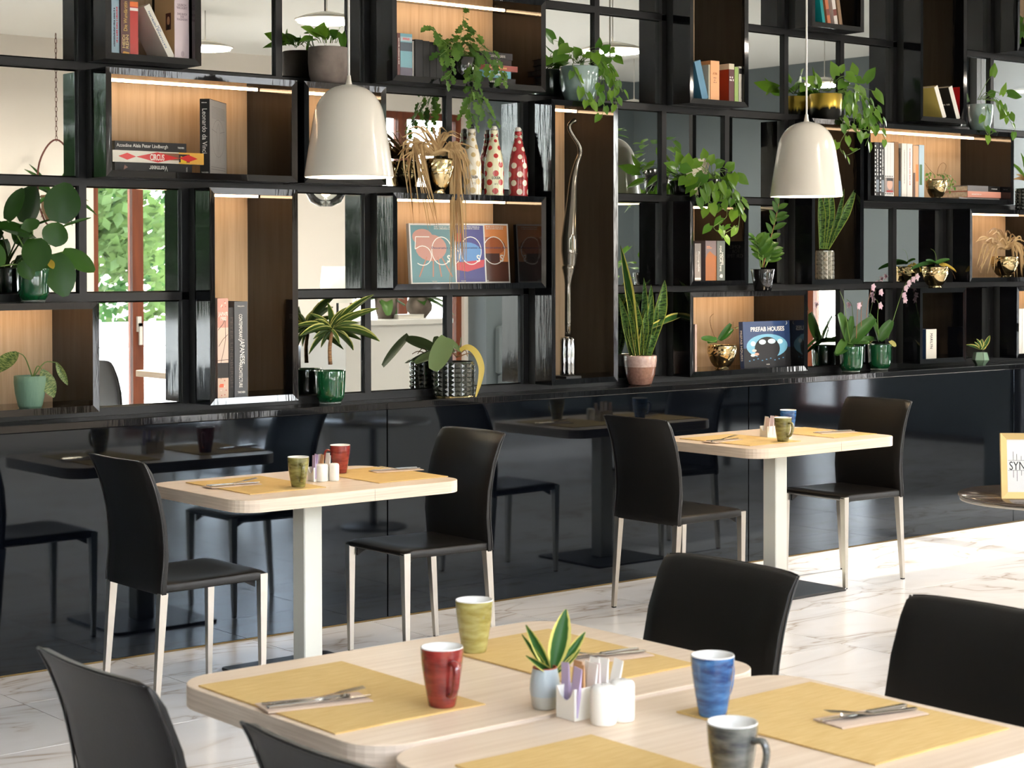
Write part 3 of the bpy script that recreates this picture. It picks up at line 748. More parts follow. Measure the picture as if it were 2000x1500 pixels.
for i, m in enumerate(SACH):
    V = [(-.011, -.0015, 0), (.011, -.0015, 0), (.011, .0015, 0), (-.011, .0015, 0), (-.012, -.003, .04), (.012, -.003, .04), (.012, .003, .04), (-.012, .003, .04), (-.012, -.0005, .094), (.012, -.0005, .094), (.012, .0005, .094), (-.012, .0005, .094)]
    F = [(3, 2, 1, 0), (8, 9, 10, 11)] + [(k * 4 + a, k * 4 + (a + 1) % 4, k * 4 + 4 + (a + 1) % 4, k * 4 + 4 + a) for k in (0, 1) for a in range(4)]
    sach_me.append(mesh('sachet', (V, F), m, False))
def holder(u, v, label, where, rz, seq, w=.06, d=.05, h=.058):
    p = Pz(u, v, TZ) + Vector((d / 2, w / 2, 0))
    t = thing('sachet_holder', label, 'sachet holder', (p.x, p.y, TZ), rz, 'porcelain sachet holders')
    q = .003; V, F = [], []
    P = join(box(-w / 2, w / 2, -d / 2, d / 2, 0, q), box(-w / 2, -w / 2 + q, -d / 2, d / 2, q, h), box(w / 2 - q, w / 2, -d / 2, d / 2, q, h), box(-w / 2 + q, w / 2 - q, d / 2 - q, d / 2, q, h))
    # notched front wall
    N = 10; fv, ff = [], []
    for i in range(N + 1):
        x = -w / 2 + q + (w - 2 * q) * i / N; top = h - .024 * math.sin(math.pi * i / N) ** .8
        fv += [(x, -d / 2, q), (x, -d / 2, top), (x, -d / 2 + q, top), (x, -d / 2 + q, q)]
    for i in range(N):
        a, b = i * 4, i * 4 + 4; ff += [(a, b, b + 1, a + 1), (a + 1, b + 1, b + 2, a + 2), (a + 2, b + 2, b + 3, a + 3)]
    ob('box', join(P, (fv, ff)) + (PORC,), t)
    names = ['lilac', 'brown sugar', 'white', 'pale pink']
    n = len(seq); cnt = {}; ORD = ['first', 'second', 'third', 'fourth', 'fifth', 'sixth', 'seventh']
    for k, s in enumerate(seq):
        yy = -d / 2 + .008 + (d - .016) * k / max(1, n - 1); xx = (-.013 if k % 2 else .013) + R.uniform(-.003, .003)
        v3 = Vector((xx, yy, q)); v3.rotate(t.rotation_euler)
        o = ob('sachet', sach_me[s], None, (p.x + v3.x, p.y + v3.y, TZ + q + .0005 + (R.uniform(0, .008))), (R.uniform(-.05, .02) - .16 * k / n, R.uniform(-.16, .16), rz + R.uniform(-.1, .1)))
        cnt[s] = cnt.get(s, 0) + 1
        tag(o, '%s %s sachet from the notched end %s' % (ORD[cnt[s] - 1], names[s], where), 'sachet', 'sachets in the holder ' + where)
holder(1122, 1410, 'white porcelain sachet holder beside the small plant on the front table', 'on the front table', -PI / 2, [0, 0, 1, 1, 2, 2, 3, 2, 2, 2, 2], .052, .108, .06)
holder(613, 941, 'white porcelain sachet holder behind the shakers on the left wall table', 'on the left wall table', -PI / 2, [0, 0, 1, 2, 2, 2], .045, .09, .055)
holder(1499, 855, 'white porcelain sachet holder on the sunlit far wall table', 'on the far wall table', -PI / 2, [3, 2, 3, 2, 1, 3], .05, .09, .055)
# ================================================================ BOOKS
PAGES = mat('book pages', (226, 214, 192), .8, noise=((200, 186, 160), 60, 2, (1, 1, 1)))
PAGEW = mat('white book pages', (236, 232, 224), .7)
def cv(rgb, rough=.35):
    if max(rgb) < 64: rgb, rough = tuple(int(x * .62) for x in rgb), .55
    return mat('cover %d %d %d' % tuple(rgb), rgb, rough)
X_, Y_, Z_ = Vector((1, 0, 0)), Vector((0, 1, 0)), Vector((0, 0, 1))
class Book:
    def scrib(s, rgb, a, b, w, h, face='spine', mode='h', lift=2):
        # illegible small print: a row of short word bars
        f = s.fr(face, a, b)
        if mode == 'down': f = f @ Matrix.Rotation(-math.pi / 2, 4, 'Z')
        if mode == 'up': f = f @ Matrix.Rotation(math.pi / 2, 4, 'Z')
        V, F, x = [], [], -w / 2
        while x < w / 2 - h * .5:
            L = min(h * R.uniform(.45, .75), w / 2 - x); k = len(V); hh = h * R.choice([.35, .35, .5])
            V += [f @ Vector(q) for q in ((x, -h * .35, lift * .00012), (x + L, -h * .35, lift * .00012), (x + L, hh, lift * .00012), (x, hh, lift * .00012))]; F.append((k, k + 1, k + 2, k + 3))
            x += L + h * R.choice([.18, .18, .2, .6])
        return ob('lettering', (V, F, cv(rgb, .5)), s.t)
    def __init__(s, label, w, d, h, rgb, mw, pages=PAGES, spine=None, cat='book', group=None, hard=True):
        s.w, s.d, s.h = w, d, h
        t = s.t = thing('book', label, cat, (0, 0, 0), 0, group); t.matrix_world = mw
        b = .0022 if w > .012 else .0012; k = .003 if hard else .0006
        m = cv(rgb)
        if spine:
            ob('cover', join(box(0, b, b, d, 0, h), box(w - b, w, b, d, 0, h)) + (m,), t)
            ob('spine', box(0, w, 0, b, 0, h) + (cv(spine),), t)
        else:
            ob('cover', join(box(0, b, b, d, 0, h), box(w - b, w, b, d, 0, h), box(0, w, 0, b, 0, h)) + (m,), t)
        ob('page_block', box(b, w - b, b, d - k, k, h - k) + (pages,), t)
    def fr(s, face, a, b):
        if face == 'spine': return frame3(Vector((a, -.0007, b)), X_, Z_, -Y_)
        if face == 'right': return frame3(Vector((s.w + .0007, a, b)), Y_, Z_, X_)
        return frame3(Vector((-.0007, a, b)), -Y_, Z_, -X_)
    def txt(s, st, rgb, a, b, h=None, w=None, face='spine', mode='h', bold=0):
        o = s.fr(face, a, b)
        if mode == 'down': o = o @ Matrix.Rotation(-math.pi / 2, 4, 'Z')
        if mode == 'up': o = o @ Matrix.Rotation(math.pi / 2, 4, 'Z')
        text(s.t, st, o, cv(rgb, .5), h, w, bold=bold)
    def poly(s, P, rgb, face='spine', lift=0, name='printed_panel'):
        f = s.fr(face, 0, 0); V = []
        for p in P:
            a, b = (p[0], p[1]) if face != 'left' else (-p[0], p[1])
            q = f @ Vector((a, b, -.0006 + lift * .00012)); V.append(q)
        return ob(name, (V, [tuple(range(len(V)))], cv(rgb)), s.t)
    def rect(s, a0, a1, b0, b1, rgb, face='spine', lift=0): return s.poly([(a0, b0), (a1, b0), (a1, b1), (a0, b1)], rgb, face, lift)
    def disc(s, a, b, ra, rb, rgb, face='spine', lift=0, n=20):
        return s.poly([(a + ra * math.cos(2 * math.pi * i / n), b + rb * math.sin(2 * math.pi * i / n)) for i in range(n)], rgb, face, lift)
def upright(label, u0, u1, v, row, rgb, yf=.06, d=.16, h=None, lean=0, rz=0, **k):
    """standing book: spine between pixels u0 and u1 at pixel height v, in a box whose floor belongs to row"""
    z = fz(row); a, b = Py(u0, v, yf), Py(u1, v, yf); w = max(.006, b.x - a.x)
    if h is None: h = a.z - z
    la = math.radians(lean)
    if lean < 0: mw = Matrix.Translation((a.x, yf, z)) @ Matrix.Rotation(la, 4, 'Y')          # top goes to the left, stands on its left edge
    else: mw = Matrix.Translation((b.x, yf, z)) @ Matrix.Rotation(la, 4, 'Y') @ Matrix.Translation((-w, 0, 0))
    if rz: mw = Matrix.Translation((a.x, yf, z)) @ Matrix.Rotation(math.radians(rz), 4, 'Z')
    if lean < 0: mw = Matrix.Translation((a.x + w * math.cos(la) * 0, yf, z + w * math.sin(-la) * 0)) @ Matrix.Rotation(la, 4, 'Y')
    if lean: # lift so that the lowest corner touches the floor
        zs = [(mw @ Vector(q)).z for q in ((0, 0, 0), (w, 0, 0))]; mw = Matrix.Translation((0, 0, z - min(zs) + .0003)) @ mw
    return Book(label, w, d, h, rgb, mw, **k)
def flat(label, u0, u1, v0, v1, z, rgb, yf=.06, d=.18, rz=0, **k):
    """lying book, spine to the front: pixels u0..u1 long, v0..v1 thick"""
    a, b, c_ = Py(u0, v1, yf), Py(u1, v1, yf), Py(u0, v0, yf); t = max(.008, c_.z - a.z)
    mw = Matrix.Translation((a.x, yf, z + t)) @ Matrix.Rotation(math.radians(rz), 4, 'Z') @ Matrix.Rotation(math.pi / 2, 4, 'Y')
    return Book(label, t, d, b.x - a.x, rgb, mw, **k), z + t + .0006
G = 'books in the wall unit'
# --- top left box
b = upright('pale blue paperback at the left end of the top left box', 218, 233, 60, 3, (150, 176, 190), h=.235, group=G)
b.scrib((40, 50, 70), b.w * .35, b.h * .5, .16, .008, mode='up'); b.scrib((196, 60, 70), b.w * .7, b.h * .55, .15, .008, mode='up')
b = upright('brown novel with gold script spine in the top left box', 236, 254, 60, 3, (84, 44, 40), h=.24, yf=.05, group=G)
b.txt('Die Wund\u00e4rztin', (214, 176, 92), b.w * .5, b.h * .68, w=.12, h=.016, mode='up'); b.txt('HEIDI\nREHN', (226, 196, 130), b.w * .5, b.h * .25, w=.055, h=.028, mode='up')
b.poly([(.002, .002), (b.w - .002, .002), (b.w - .004, .016), (.012, .02)], (214, 150, 50))
b = upright('red spined novel between the brown one and the slanted white one', 254, 270, 60, 3, (180, 44, 36), h=.225, yf=.05, group=G)
b.rect(0, b.w, .188, .2, (226, 220, 214)); b.rect(0, b.w, .205, b.h, (224, 110, 40))
b = upright('white hardback leaning to the left in the top left box', 331, 343, 102, 3, (222, 218, 204), h=.24, yf=.055, lean=-29, group=G)
b.w = b.w
b.txt('KATHARINE HEPBURN\nICH', (70, 100, 140), b.w * .5, b.h * .55, w=.165, h=.018, mode='up')
b = upright('thick pink spined hardback at the right of the top left box', 341, 369, 60, 3, (196, 160, 116), h=.27, yf=.05, d=.17, spine=(214, 196, 200), group=G)
b.txt('ULRICH\nWICKERT', (150, 130, 140), b.w * .52, .225, w=.05, h=.022); b.txt('DAS BUCH\nDER\nTUGENDEN', (150, 130, 140), b.w * .52, .182, w=.05, h=.032)
b.disc(b.w * .55, .028, .008, .012, (190, 168, 176))
b.rect(.03, .075, .13, .2, (84, 30, 26), 'left'); b.disc(.052, .168, .012, .018, (196, 150, 120), 'left', 1); b.rect(.042, .064, .132, .152, (40, 30, 34), 'left', 1)
# --- art book box
z = fz(2)
b, z = flat('black art book at the bottom of the stack with its title upside down', 224, 375, 311, 331, z, (30, 28, 28), group=G)
b.txt('Vermeer', (236, 232, 224), b.w * .5, b.h * .56, w=.085, h=.022, mode='down'); b.txt('TASCHEN', (210, 206, 200), b.w * .5, b.h * .93, w=.02, h=.006, mode='h'); b.poly([(.01, .045), (.03, .04), (.02, .06)], (120, 72, 54))
b, z = flat('colourful circus book with red diamonds in the middle of the art stack', 220, 398, 287, 310, z, (214, 206, 190), yf=.055, d=.2, spine=(214, 206, 190), group=G)
H, W = b.h, b.w
b.rect(0, W, H * .72, H, (222, 168, 70), lift=0); b.rect(W * .1, W * .7, H * .52, H * .72, (130, 84, 60), lift=1); b.rect(W * .15, W * .85, H * .72, H * .84, (46, 34, 26), lift=1); b.poly([(W * .3, H * .74), (W * .55, H * .82), (W * .9, H * .8), (W * .9, H * .74)], (226, 190, 40), lift=2)
for a0, a1, hh in ((.06, .25, .3), (.25, .72, .44), (.72, .93, .32)):
    b.poly([(W * .5, H * a0), (W * (.5 + hh), H * (a0 + a1) / 2), (W * .5, H * a1), (W * (.5 - hh), H * (a0 + a1) / 2)], (206, 36, 36), lift=3)
b.txt('CIRCUS', (240, 234, 222), W * .5, H * .48, w=.066, h=.026, mode='up', bold=.02)
b, z = flat('dark grey book on top of the art stack', 224, 364, 274, 292, z, (44, 42, 44), group=G)
b.txt('Azzedine Ala\u00efa Peter Lindbergh', (226, 222, 216), b.w * .5, b.h * .38, w=.235, h=.019, mode='up'); b.txt('TASCHEN', (226, 222, 216), b.w * .5, b.h * .92, w=.03, h=.008, mode='up', bold=.01)
p0 = Py(393, 333, .12)
ang = math.degrees(math.atan2(_ray(410, 260).y, _ray(410, 260).x)) - 90      # spine square to the view line, then turned a little
b = Book('grey standing volume with a line drawn cover and black spine', .043, .25, .327, (34, 32, 32), Matrix.Translation((p0.x, .13, fz(2))) @ Matrix.Rotation(math.radians(ang - 17), 4, 'Z'), group=G, spine=(26, 25, 25))
b.txt('Leonardo da Vinci', (234, 230, 222), b.w * .5, b.h * .58, w=.19, h=.021, mode='down'); b.txt('TASCHEN', (226, 222, 216), b.w * .5, .014, w=.03, h=.007, bold=.01); b.scrib((220, 216, 210), b.w * .5, b.h * .95, .026, .005)
b.rect(.002, .248, .002, .325, (186, 180, 174), 'right')
for i in range(9): b.rect(.03, .22, .296 - i * .006, .2972 - i * .006, (128, 120, 116), 'right', 1)
def loop_line(bk, P, rgb, face, wd, lift=1):
    for q, r_ in zip(P[:-1], P[1:]):
        q, r_ = Vector((q[0], q[1])), Vector((r_[0], r_[1])); n_ = (r_ - q).normalized() if (r_ - q).length > 0 else Vector((1, 0)); n_ = Vector((-n_.y, n_.x)) * wd / 2
        yield [q - n_, r_ - n_, r_ + n_, q + n_]
def stroke(bk, P, rgb, face, wd, lift=1, name='line_drawing'):
    f = bk.fr(face, 0, 0); V, F = [], []
    for quad in loop_line(bk, P, rgb, face, wd):
        k = len(V)
        for a in quad: V.append(f @ Vector((a.x if face != 'left' else -a.x, a.y, -.0006 + lift * .00012)))
        F.append((k, k + 1, k + 2, k + 3))
    return ob(name, (V, F, cv(rgb)), bk.t)
stroke(b, [(.125 + .09 * math.cos(a * .2618), .165 + .08 * math.sin(a * .2618)) for a in range(25)], (112, 104, 100), 'right', .0016)
for P in ([(.09, .06), (.11, .15), (.10, .2), (.125, .23), (.15, .2), (.14, .15), (.16, .06)], [(.03, .2), (.1, .19)], [(.15, .19), (.22, .2)], [(.115, .06), (.122, .14), (.135, .06)], [(.02, .03), (.23, .03)], [(.02, .04), (.23, .04)]):
    stroke(b, P, (112, 104, 100), 'right', .0018)
# --- box with the plant and slipcases
b = upright('teal covered guide at the left end of the upper wide box', 782, 805, 92, 3, (110, 164, 176), h=.205, yf=.07, d=.19, spine=(110, 164, 176), group=G)
b.rect(0, b.w, .0, .05, (92, 84, 104)); b.rect(0, b.w, .125, .165, (52, 70, 84)); b.rect(0, b.w, .17, .19, (176, 190, 196), lift=1); b.scrib((220, 120, 120), b.w * .5, .18, .04, .011)
b = upright('thin dark red book left of the teal guide', 776, 781.5, 92, 3, (96, 30, 26), h=.205, yf=.07, group=G)
b.scrib((226, 214, 200), b.w * .5, b.h * .6, .12, .006, mode='down')
b = upright('thin pale grey book beside the black slipcases', 805.5, 809.5, 92, 3, (196, 190, 182), h=.175, yf=.07, group=G)
for i, (u0, u1) in enumerate(((811, 826), (826.5, 839), (839.5, 852), (852.5, 866), (866.5, 880))):
    upright(['first black slipcased volume next to the pale grey book', 'second black slipcased volume in the upper wide box', 'middle black slipcased volume behind the ivy leaves', 'fourth black slipcased volume behind the ivy leaves', 'last black slipcased volume beside the ivy pot'][i], u0, u1, 92, 3, (38, 36, 38), h=.182 - .001 * i, yf=.06 + .012 * i, d=.2, group=G)
z = fz(3)
for u0, u1, v0, v1, rgb, t_, tc, lab in ((934, 1007, 146, 161, (44, 44, 48), 'x', (200, 196, 190), 'black bottom book of the flat stack behind the ivy'),
                       (926, 998, 131, 145, (96, 158, 176), 'x', (226, 226, 220), 'light blue flat book low in the stack behind the ivy'),
                       (930, 1011, 117, 128, (150, 62, 50), 'x', (210, 160, 80), 'rusty red flat book in the middle of the ivy stack'),
                       (938, 999, 105, 116, (62, 28, 34), 'DMS', (220, 210, 200), 'dark wine red flat book in the ivy stack'),
                       (930, 1001, 88, 101, (52, 46, 50), 'UNGEBETENE G\u00c4STE', (206, 196, 190), 'dark book lying on top of the ivy stack')):
    b, z = flat(lab, u0, u1, v0, v1, z, rgb, yf=.075, d=.15, group=G)
    if t_[0] in 'UD': b.txt(t_, tc, b.w * .5, b.h * .55, w=min(.11, .012 * len(t_)), h=b.w * .42, mode='up')
    else: b.scrib(tc, b.w * .5, b.h * .55, .11, b.w * .4, mode='up')
# --- tall box with Japanese architecture books
b = upright('pink blossom covered book leaning at the left of the tall lit box', 425, 446, 680, 0, (206, 176, 160), h=.425, yf=.075, d=.2, spine=(206, 178, 162), group=G)
W = b.w
b.rect(0, W, .30, b.h, (186, 134, 120)); b.rect(0, W, .085, .15, (52, 48, 48)); b.rect(0, W, 0, .085, (198, 170, 150), lift=1)
b.txt('JAPAN\n1900', (240, 232, 226), W * .5, .348, w=W * .85, h=.036)
for P in ([(W * .05, .29), (W * .5, .315), (W * .7, .34), (W * .75, .25), (W * .55, .2), (W * .3, .15)], [(W * .1, .22), (W * .5, .25), (W * .95, .27)], [(0, .16), (W, .163)], [(W * .3, .08), (W * .35, .15)]): stroke(b, P, (40, 36, 34), 'spine', .0022, 2)
b.rect(W * .15, W * .55, .045, .06, (222, 92, 52), lift=2)
for i in range(16): b.disc(R.uniform(.15, .85) * W, R.choice([R.uniform(.31, .42), R.uniform(.01, .08)]), .003, .003, R.choice([(232, 206, 196), (168, 92, 84)]), lift=2, n=8)
b = upright('black slim book between the blossom book and the grey architecture volume', 447, 458, 690, 0, (38, 34, 34), h=.385, yf=.09, d=.24, group=G)
b.txt('PETER LINDBERGH', (70, 58, 56), b.w * .5, b.h * .5, w=.3, h=.014, mode='down')
b = upright('charcoal architecture volume with white spine title in the tall box', 458, 484, 690, 0, (58, 60, 64), h=.41, yf=.085, d=.27, pages=PAGEW, group=G)
b.txt('CONTEMPORARY', (232, 230, 226), b.w * .46, b.h * .735, w=.108, h=.016, mode='down'); b.txt('JAPANESE', (240, 238, 234), b.w * .52, b.h * .475, w=.108, h=.03, mode='down'); b.txt('ARCHITECTURE', (232, 230, 226), b.w * .46, b.h * .225, w=.105, h=.016, mode='down')
b.txt('TASCHEN', (226, 224, 220), b.w * .5, .02, w=.036, h=.009, bold=.01); b.txt('Philip Jodidio', (226, 224, 220), b.w * .5, b.h * .95, w=.034, h=.006)
b.poly([(.02, .08), (.2, .08), (.2, .14), (.12, .2), (.06, .27), (.02, .3)], (84, 90, 104), 'right'); b.txt('JAPANESE', (180, 178, 174), .13, .33, w=.2, h=.03, face='right')
# --- three covers facing out
def facing(label, u0, u1, v0, v1, row, yf, t=.022, rgb=(224, 220, 214), lean=-4, **k):
    a, b_ = Py(u0, v1, yf), Py(u1, v1, yf); z = fz(row); h = Py(u0, v0, yf).z - z; w = b_.x - a.x
    mw = Matrix.Translation((a.x, yf, z + .001)) @ Matrix.Rotation(math.radians(lean), 4, 'X') @ Matrix.Rotation(-math.pi / 2, 4, 'Z') @ Matrix.Translation((-t, 0, 0))
    return Book(label, t, w, h, rgb, mw, pages=PAGEW, **k)
def face_art(b, n, bg, kind):
    W, H = b.d, b.h; q = .008
    b.rect(q, W - q, q, H - q, bg, 'right')
    if kind == 'chair':
        b.disc(W * .46, H * .60, W * .34, H * .22, (196, 140, 124), 'right', 1); b.disc(W * .28, H * .78, W * .22, H * .13, (196, 140, 124), 'right', 2)
        for x0, x1 in ((.36, .18), (.5, .48), (.6, .66), (.68, .9)): stroke(b, [(W * x0, H * .45), (W * x1, H * .12)], (190, 128, 104), 'right', .007, 2)
    if kind == 'blue':
        b.disc(W * .6, H * .52, W * .32, H * .17, (92, 144, 200), 'right', 1); b.poly([(W * .1, H * .35), (W * .3, H * .24), (W * .6, H * .2), (W * .95, H * .28), (W * .97, H * .4), (W * .5, H * .36)], (206, 60, 72), 'right', 2); b.rect(W * .12, W * .5, H * .7, H * .84, (206, 60, 62), 'right', 1)
    if kind == 'orange':
        b.disc(W * .6, H * .62, W * .33, H * .16, (168, 92, 52), 'right', 1); b.rect(q, W - q, q, H * .36, (86, 46, 30), 'right', 1); b.rect(W * .25, W * .8, H * .36, H * .5, (70, 38, 30), 'right', 2)
    def num(ch, cx, wd):
        if ch == '0': P = [(cx + wd * math.cos(a * .2618), H * .55 + H * .23 * math.sin(a * .2618)) for a in range(25)]
        elif ch == '5': P = [(cx + wd * .8, H * .78), (cx - wd * .7, H * .78), (cx - wd * .8, H * .58)] + [(cx + wd * .95 * math.cos(math.radians(a)), H * .47 + H * .16 * math.sin(math.radians(a))) for a in range(130, -150, -20)]
        elif ch == '6': P = [(cx + wd * .5, H * .78), (cx - wd * .6, H * .58)] + [(cx + wd * .9 * math.cos(math.radians(a)), H * .46 + H * .15 * math.sin(math.radians(a))) for a in range(150, -220, -20)]
        else: P = [(cx - wd, H * .78), (cx + wd, H * .78), (cx - wd * .2, H * .33)]
        stroke(b, P, (238, 234, 226), 'right', .0045, 5, 'lettering')
    num(n[0], W * .27, W * .2); num('0', W * .69, W * .22)
    b.txt('s', (238, 234, 226), W * .84, H * .42, h=H * .12, face='right'); b.txt('Decorative Art', (60, 70, 110), W * .72, H * .6, w=W * .5, h=.011, face='right')
    b.txt('TASCHEN', (230, 226, 220), W * .5, H * .045, w=.03, h=.006, face='right')
    b.scrib((226, 222, 214), W * .72, H * .945, W * .36, .006, 'right', lift=4); b.scrib((226, 222, 214), W * .72, H * .915, W * .36, .006, 'right', lift=4)
b = facing('orange 70s design book standing hindmost with its cover out', 902, 997, 436, 549, 1, .215, group=G); face_art(b, '70', (222, 140, 80), 'orange')
b = facing('violet blue 60s design book in the middle with its cover out', 858, 951, 436, 549, 1, .18, group=G); face_art(b, '60', (64, 60, 132), 'blue')
b = facing('teal 50s design book in front with a salmon chair on its cover', 803.5, 893, 436, 549, 1, .145, group=G); face_art(b, '50', (92, 138, 144), 'chair')
# --- dark box with the orange book
b = upright('thin blue book leaning left against the orange one', 1372, 1384, 188, 3, (74, 128, 158), h=.205, yf=.025, lean=-17, group=G)
b = upright('grey covered book behind the leaning blue one', 1384, 1388, 150, 3, (196, 188, 172), h=.19, yf=.03, d=.15, group=G)
b.scrib((60, 60, 60), .08, .15, .07, .014, 'left'); b.rect(.03, .12, .03, .12, (84, 80, 74), 'left')
b = upright('orange spined hardback in the dark box', 1388, 1405, 150, 3, (224, 150, 92), h=.212, yf=.025, d=.16, spine=(234, 170, 116), group=G)
b.txt('ATTIL', (190, 110, 60), b.w * .5, .145, w=.034, h=.011); b.scrib((170, 110, 80), b.w * .5, .122, .024, .007); b.scrib((170, 110, 80), b.w * .5, .11, .016, .007); b.scrib((170, 110, 80), b.w * .5, .098, .024, .007)
b.rect(.02, .15, .02, .19, (70, 64, 56), 'left'); b.rect(.02, .15, .16, .185, (206, 196, 180), 'left', 1)
b = upright('red brown novel with a cream top next to the orange one', 1424, 1434, 150, 3, (156, 50, 28), h=.205, yf=.025, d=.17, spine=(92, 44, 48), group=G)
b.rect(0, b.w, .175, b.h, (214, 206, 180)); b.scrib((234, 226, 220), b.w * .5, .133, b.w * .8, .012); b.scrib((234, 226, 220), b.w * .5, .118, b.w * .8, .012); b.rect(0, .17, .175, b.h, (222, 206, 176), 'left')
b = upright('light green thin book near the right of the dark box', 1435, 1442, 150, 3, (150, 178, 96), h=.19, yf=.025, group=G)
b = upright('cream paperback at the right end of the dark box', 1443.5, 1453, 150, 3, (222, 216, 204), h=.195, yf=.025, group=G)
b.txt('Mein Leben ohne Vater', (50, 50, 50), b.w * .5, .075, w=.1, h=.008, mode='up'); b.rect(0, b.w, .155, .185, (40, 38, 38))
# --- top edge box
for u0, u1, rgb, lab, hh in ((1607, 1612.5, (22, 148, 150), 'teal paperback leaning at the top edge', .22), (1617, 1623, (196, 116, 78), 'orange brown paperback leaning beside the teal one', .2),
                             (1630.5, 1637, (220, 214, 206), 'white paperback leaning third at the top edge', .21), (1640, 1646, (140, 112, 84), 'brown paperback leaning last at the top edge', .2)):
    b = upright(lab, u0, u1, 42, 4, rgb, h=hh, yf=.02, lean=-11, d=.14, group=G)
    b.rect(0, b.w, hh * .25, hh * .42, (120, 60, 50) if rgb[0] > 150 else rgb, lift=0)
# --- box with the red book
b = upright('yellow covered book leaning at the left of the dark upper right box', 1842, 1849, 226, 3, (206, 186, 100), h=.2, yf=.025, lean=-25, d=.15, spine=(228, 224, 214), group=G)
b = upright('black covered book leaning on the red one', 1869, 1876, 228, 3, (30, 30, 32), h=.205, yf=.025, lean=-23, d=.15, spine=(230, 226, 218), group=G)
b.scrib((224, 220, 214), .075, .1, .11, .014, 'left')
b = upright('red hardback upright in the upper right box', 1875.5, 1883.5, 190, 3, (192, 26, 30), h=.2, yf=.03, d=.16, group=G)
b.scrib((226, 200, 190), b.w * .5, .09, .1, .009, mode='up')
for i in range(7): b.rect(.05, .12, .16 - i * .014, .1615 - i * .014, (226, 150, 140), 'left')
# --- three wide lit box
b = upright('first film strip spined book at the left of the three-wide box', 1708, 1717, 330, 2, (26, 26, 28), h=.315, yf=.06, d=.2, group=G)
b2 = upright('second film strip spined book with white numbers', 1718, 1727, 330, 2, (26, 26, 28), h=.315, yf=.06, d=.2, group=G)
b3 = upright('thick film spined book with a portrait near its foot', 1728, 1746, 330, 2, (216, 216, 214), h=.318, yf=.06, d=.2, group=G)
for bk in (b, b2):
    for i in range(13): bk.rect(bk.w * .1, bk.w * .3, .012 + i * .023, .022 + i * .023, (236, 234, 230))
    bk.scrib((236, 234, 230), bk.w * .65, .2, .15, .009, mode='down'); bk.rect(bk.w * .4, bk.w, .03, .1, (120, 130, 140))
W = b3.w
b3.rect(0, W, .03, .115, (150, 140, 136)); b3.disc(W * .55, .075, W * .3, .03, (214, 168, 148), lift=1); b3.rect(W * .2, W * .9, .096, .112, (40, 30, 28), lift=2); b3.rect(W * .2, W * .9, .03, .042, (170, 50, 44), lift=2)
for i in range(5): b3.rect(W * (.06 + .18 * i), W * (.16 + .18 * i), .018, .026, (30, 30, 32)); b3.rect(W * (.06 + .18 * i), W * (.16 + .18 * i), .118, .126, (30, 30, 32))
for a in (.3, .6): b3.rect(W * a, W * a + .001, .13, .31, (60, 60, 62))
upright('brown spined book right of the film strip books', 1747, 1755, 330, 2, (150, 112, 78), h=.325, yf=.07, d=.2, group=G)
b = upright('dark speckled narrow book beside the brown spined one', 1755.5, 1761, 330, 2, (62, 56, 52), h=.29, yf=.07, d=.2, group=G); b.rect(0, b.w, 0, .1, (70, 110, 150))
b = upright('white volume with grey spine letters in the three-wide box', 1761.5, 1771, 330, 2, (228, 224, 216), h=.318, yf=.06, d=.2, group=G); b.scrib((120, 116, 112), b.w * .5, .18, .2, .007, mode='down')
b = upright('white volume with red spine letters in the three-wide box', 1772, 1782, 330, 2, (232, 228, 220), h=.318, yf=.06, d=.2, group=G); b.scrib((178, 52, 44), b.w * .5, .18, .22, .009, mode='down')
b = upright('orange and brown book right of the white volumes', 1783.5, 1794, 330, 2, (214, 168, 128), h=.31, yf=.06, d=.2, group=G); b.rect(0, b.w * .4, .0, .15, (96, 72, 60)); b.rect(b.w * .5, b.w, .1, .2, (226, 130, 60))
b = upright('pale blue narrow book right of the orange and brown one', 1795, 1805, 330, 2, (176, 200, 214), h=.315, yf=.06, d=.2, group=G); b.rect(b.w * .1, b.w * .6, .08, .2, (70, 110, 70))
z = fz(2)
b, z = flat('thin grey book at the bottom of the flat pair in the three-wide box', 1873, 1968, 385, 391, z, (150, 148, 148), yf=.09, d=.2, group=G); b.scrib((226, 224, 222), b.w * .5, .05, .06, .007, mode='up')
b, z = flat('salmon orange flat book under the grey one', 1890, 1966, 372, 384, z, (214, 92, 64), yf=.08, d=.22, spine=(232, 164, 144), group=G); b.scrib((244, 224, 216), b.w * .5, .09, .1, .01, mode='up')
b, z = flat('grey to black flat book on top in the three-wide box', 1890, 1962, 360, 371, z, (132, 130, 132), yf=.085, d=.21, spine=(132, 130, 132), group=G); b.rect(0, b.w, b.h * .55, b.h, (34, 34, 36)); b.scrib((226, 224, 222), b.w * .5, b.h * .72, .06, .008, mode='up')
# --- photography box
b = upright('grey photography paperback at the left of the small lit box', 1357, 1369, 500, 1, (132, 124, 120), h=.2, yf=.07, d=.16, group=G)
b.txt('Photographie', (240, 238, 234), b.w * .62, .105, w=.105, h=.013, mode='down', bold=.01); b.txt('des 20. Jahrhunderts', (226, 224, 220), b.w * .3, .115, w=.085, h=.006, mode='down'); b.rect(0, b.w, .01, .02, (226, 222, 216))
b = upright('brown mountain covered book between the photography and house books', 1378, 1400, 500, 1, (104, 92, 96), h=.215, yf=.075, d=.16, group=G)
W = b.w; b.poly([(0, 0), (W, 0), (W, .13), (W * .65, .145), (W * .4, .16), (W * .15, .145), (0, .12)], (140, 84, 40)); b.rect(W * .1, W * .55, .175, .178, (210, 130, 80), lift=1); b.rect(W * .1, W * .4, .183, .186, (210, 130, 80), lift=1)
b = upright('green grey homes book with white spine title in the small lit box', 1400.5, 1416, 500, 1, (84, 92, 90), h=.215, yf=.07, d=.17, pages=PAGEW, group=G)
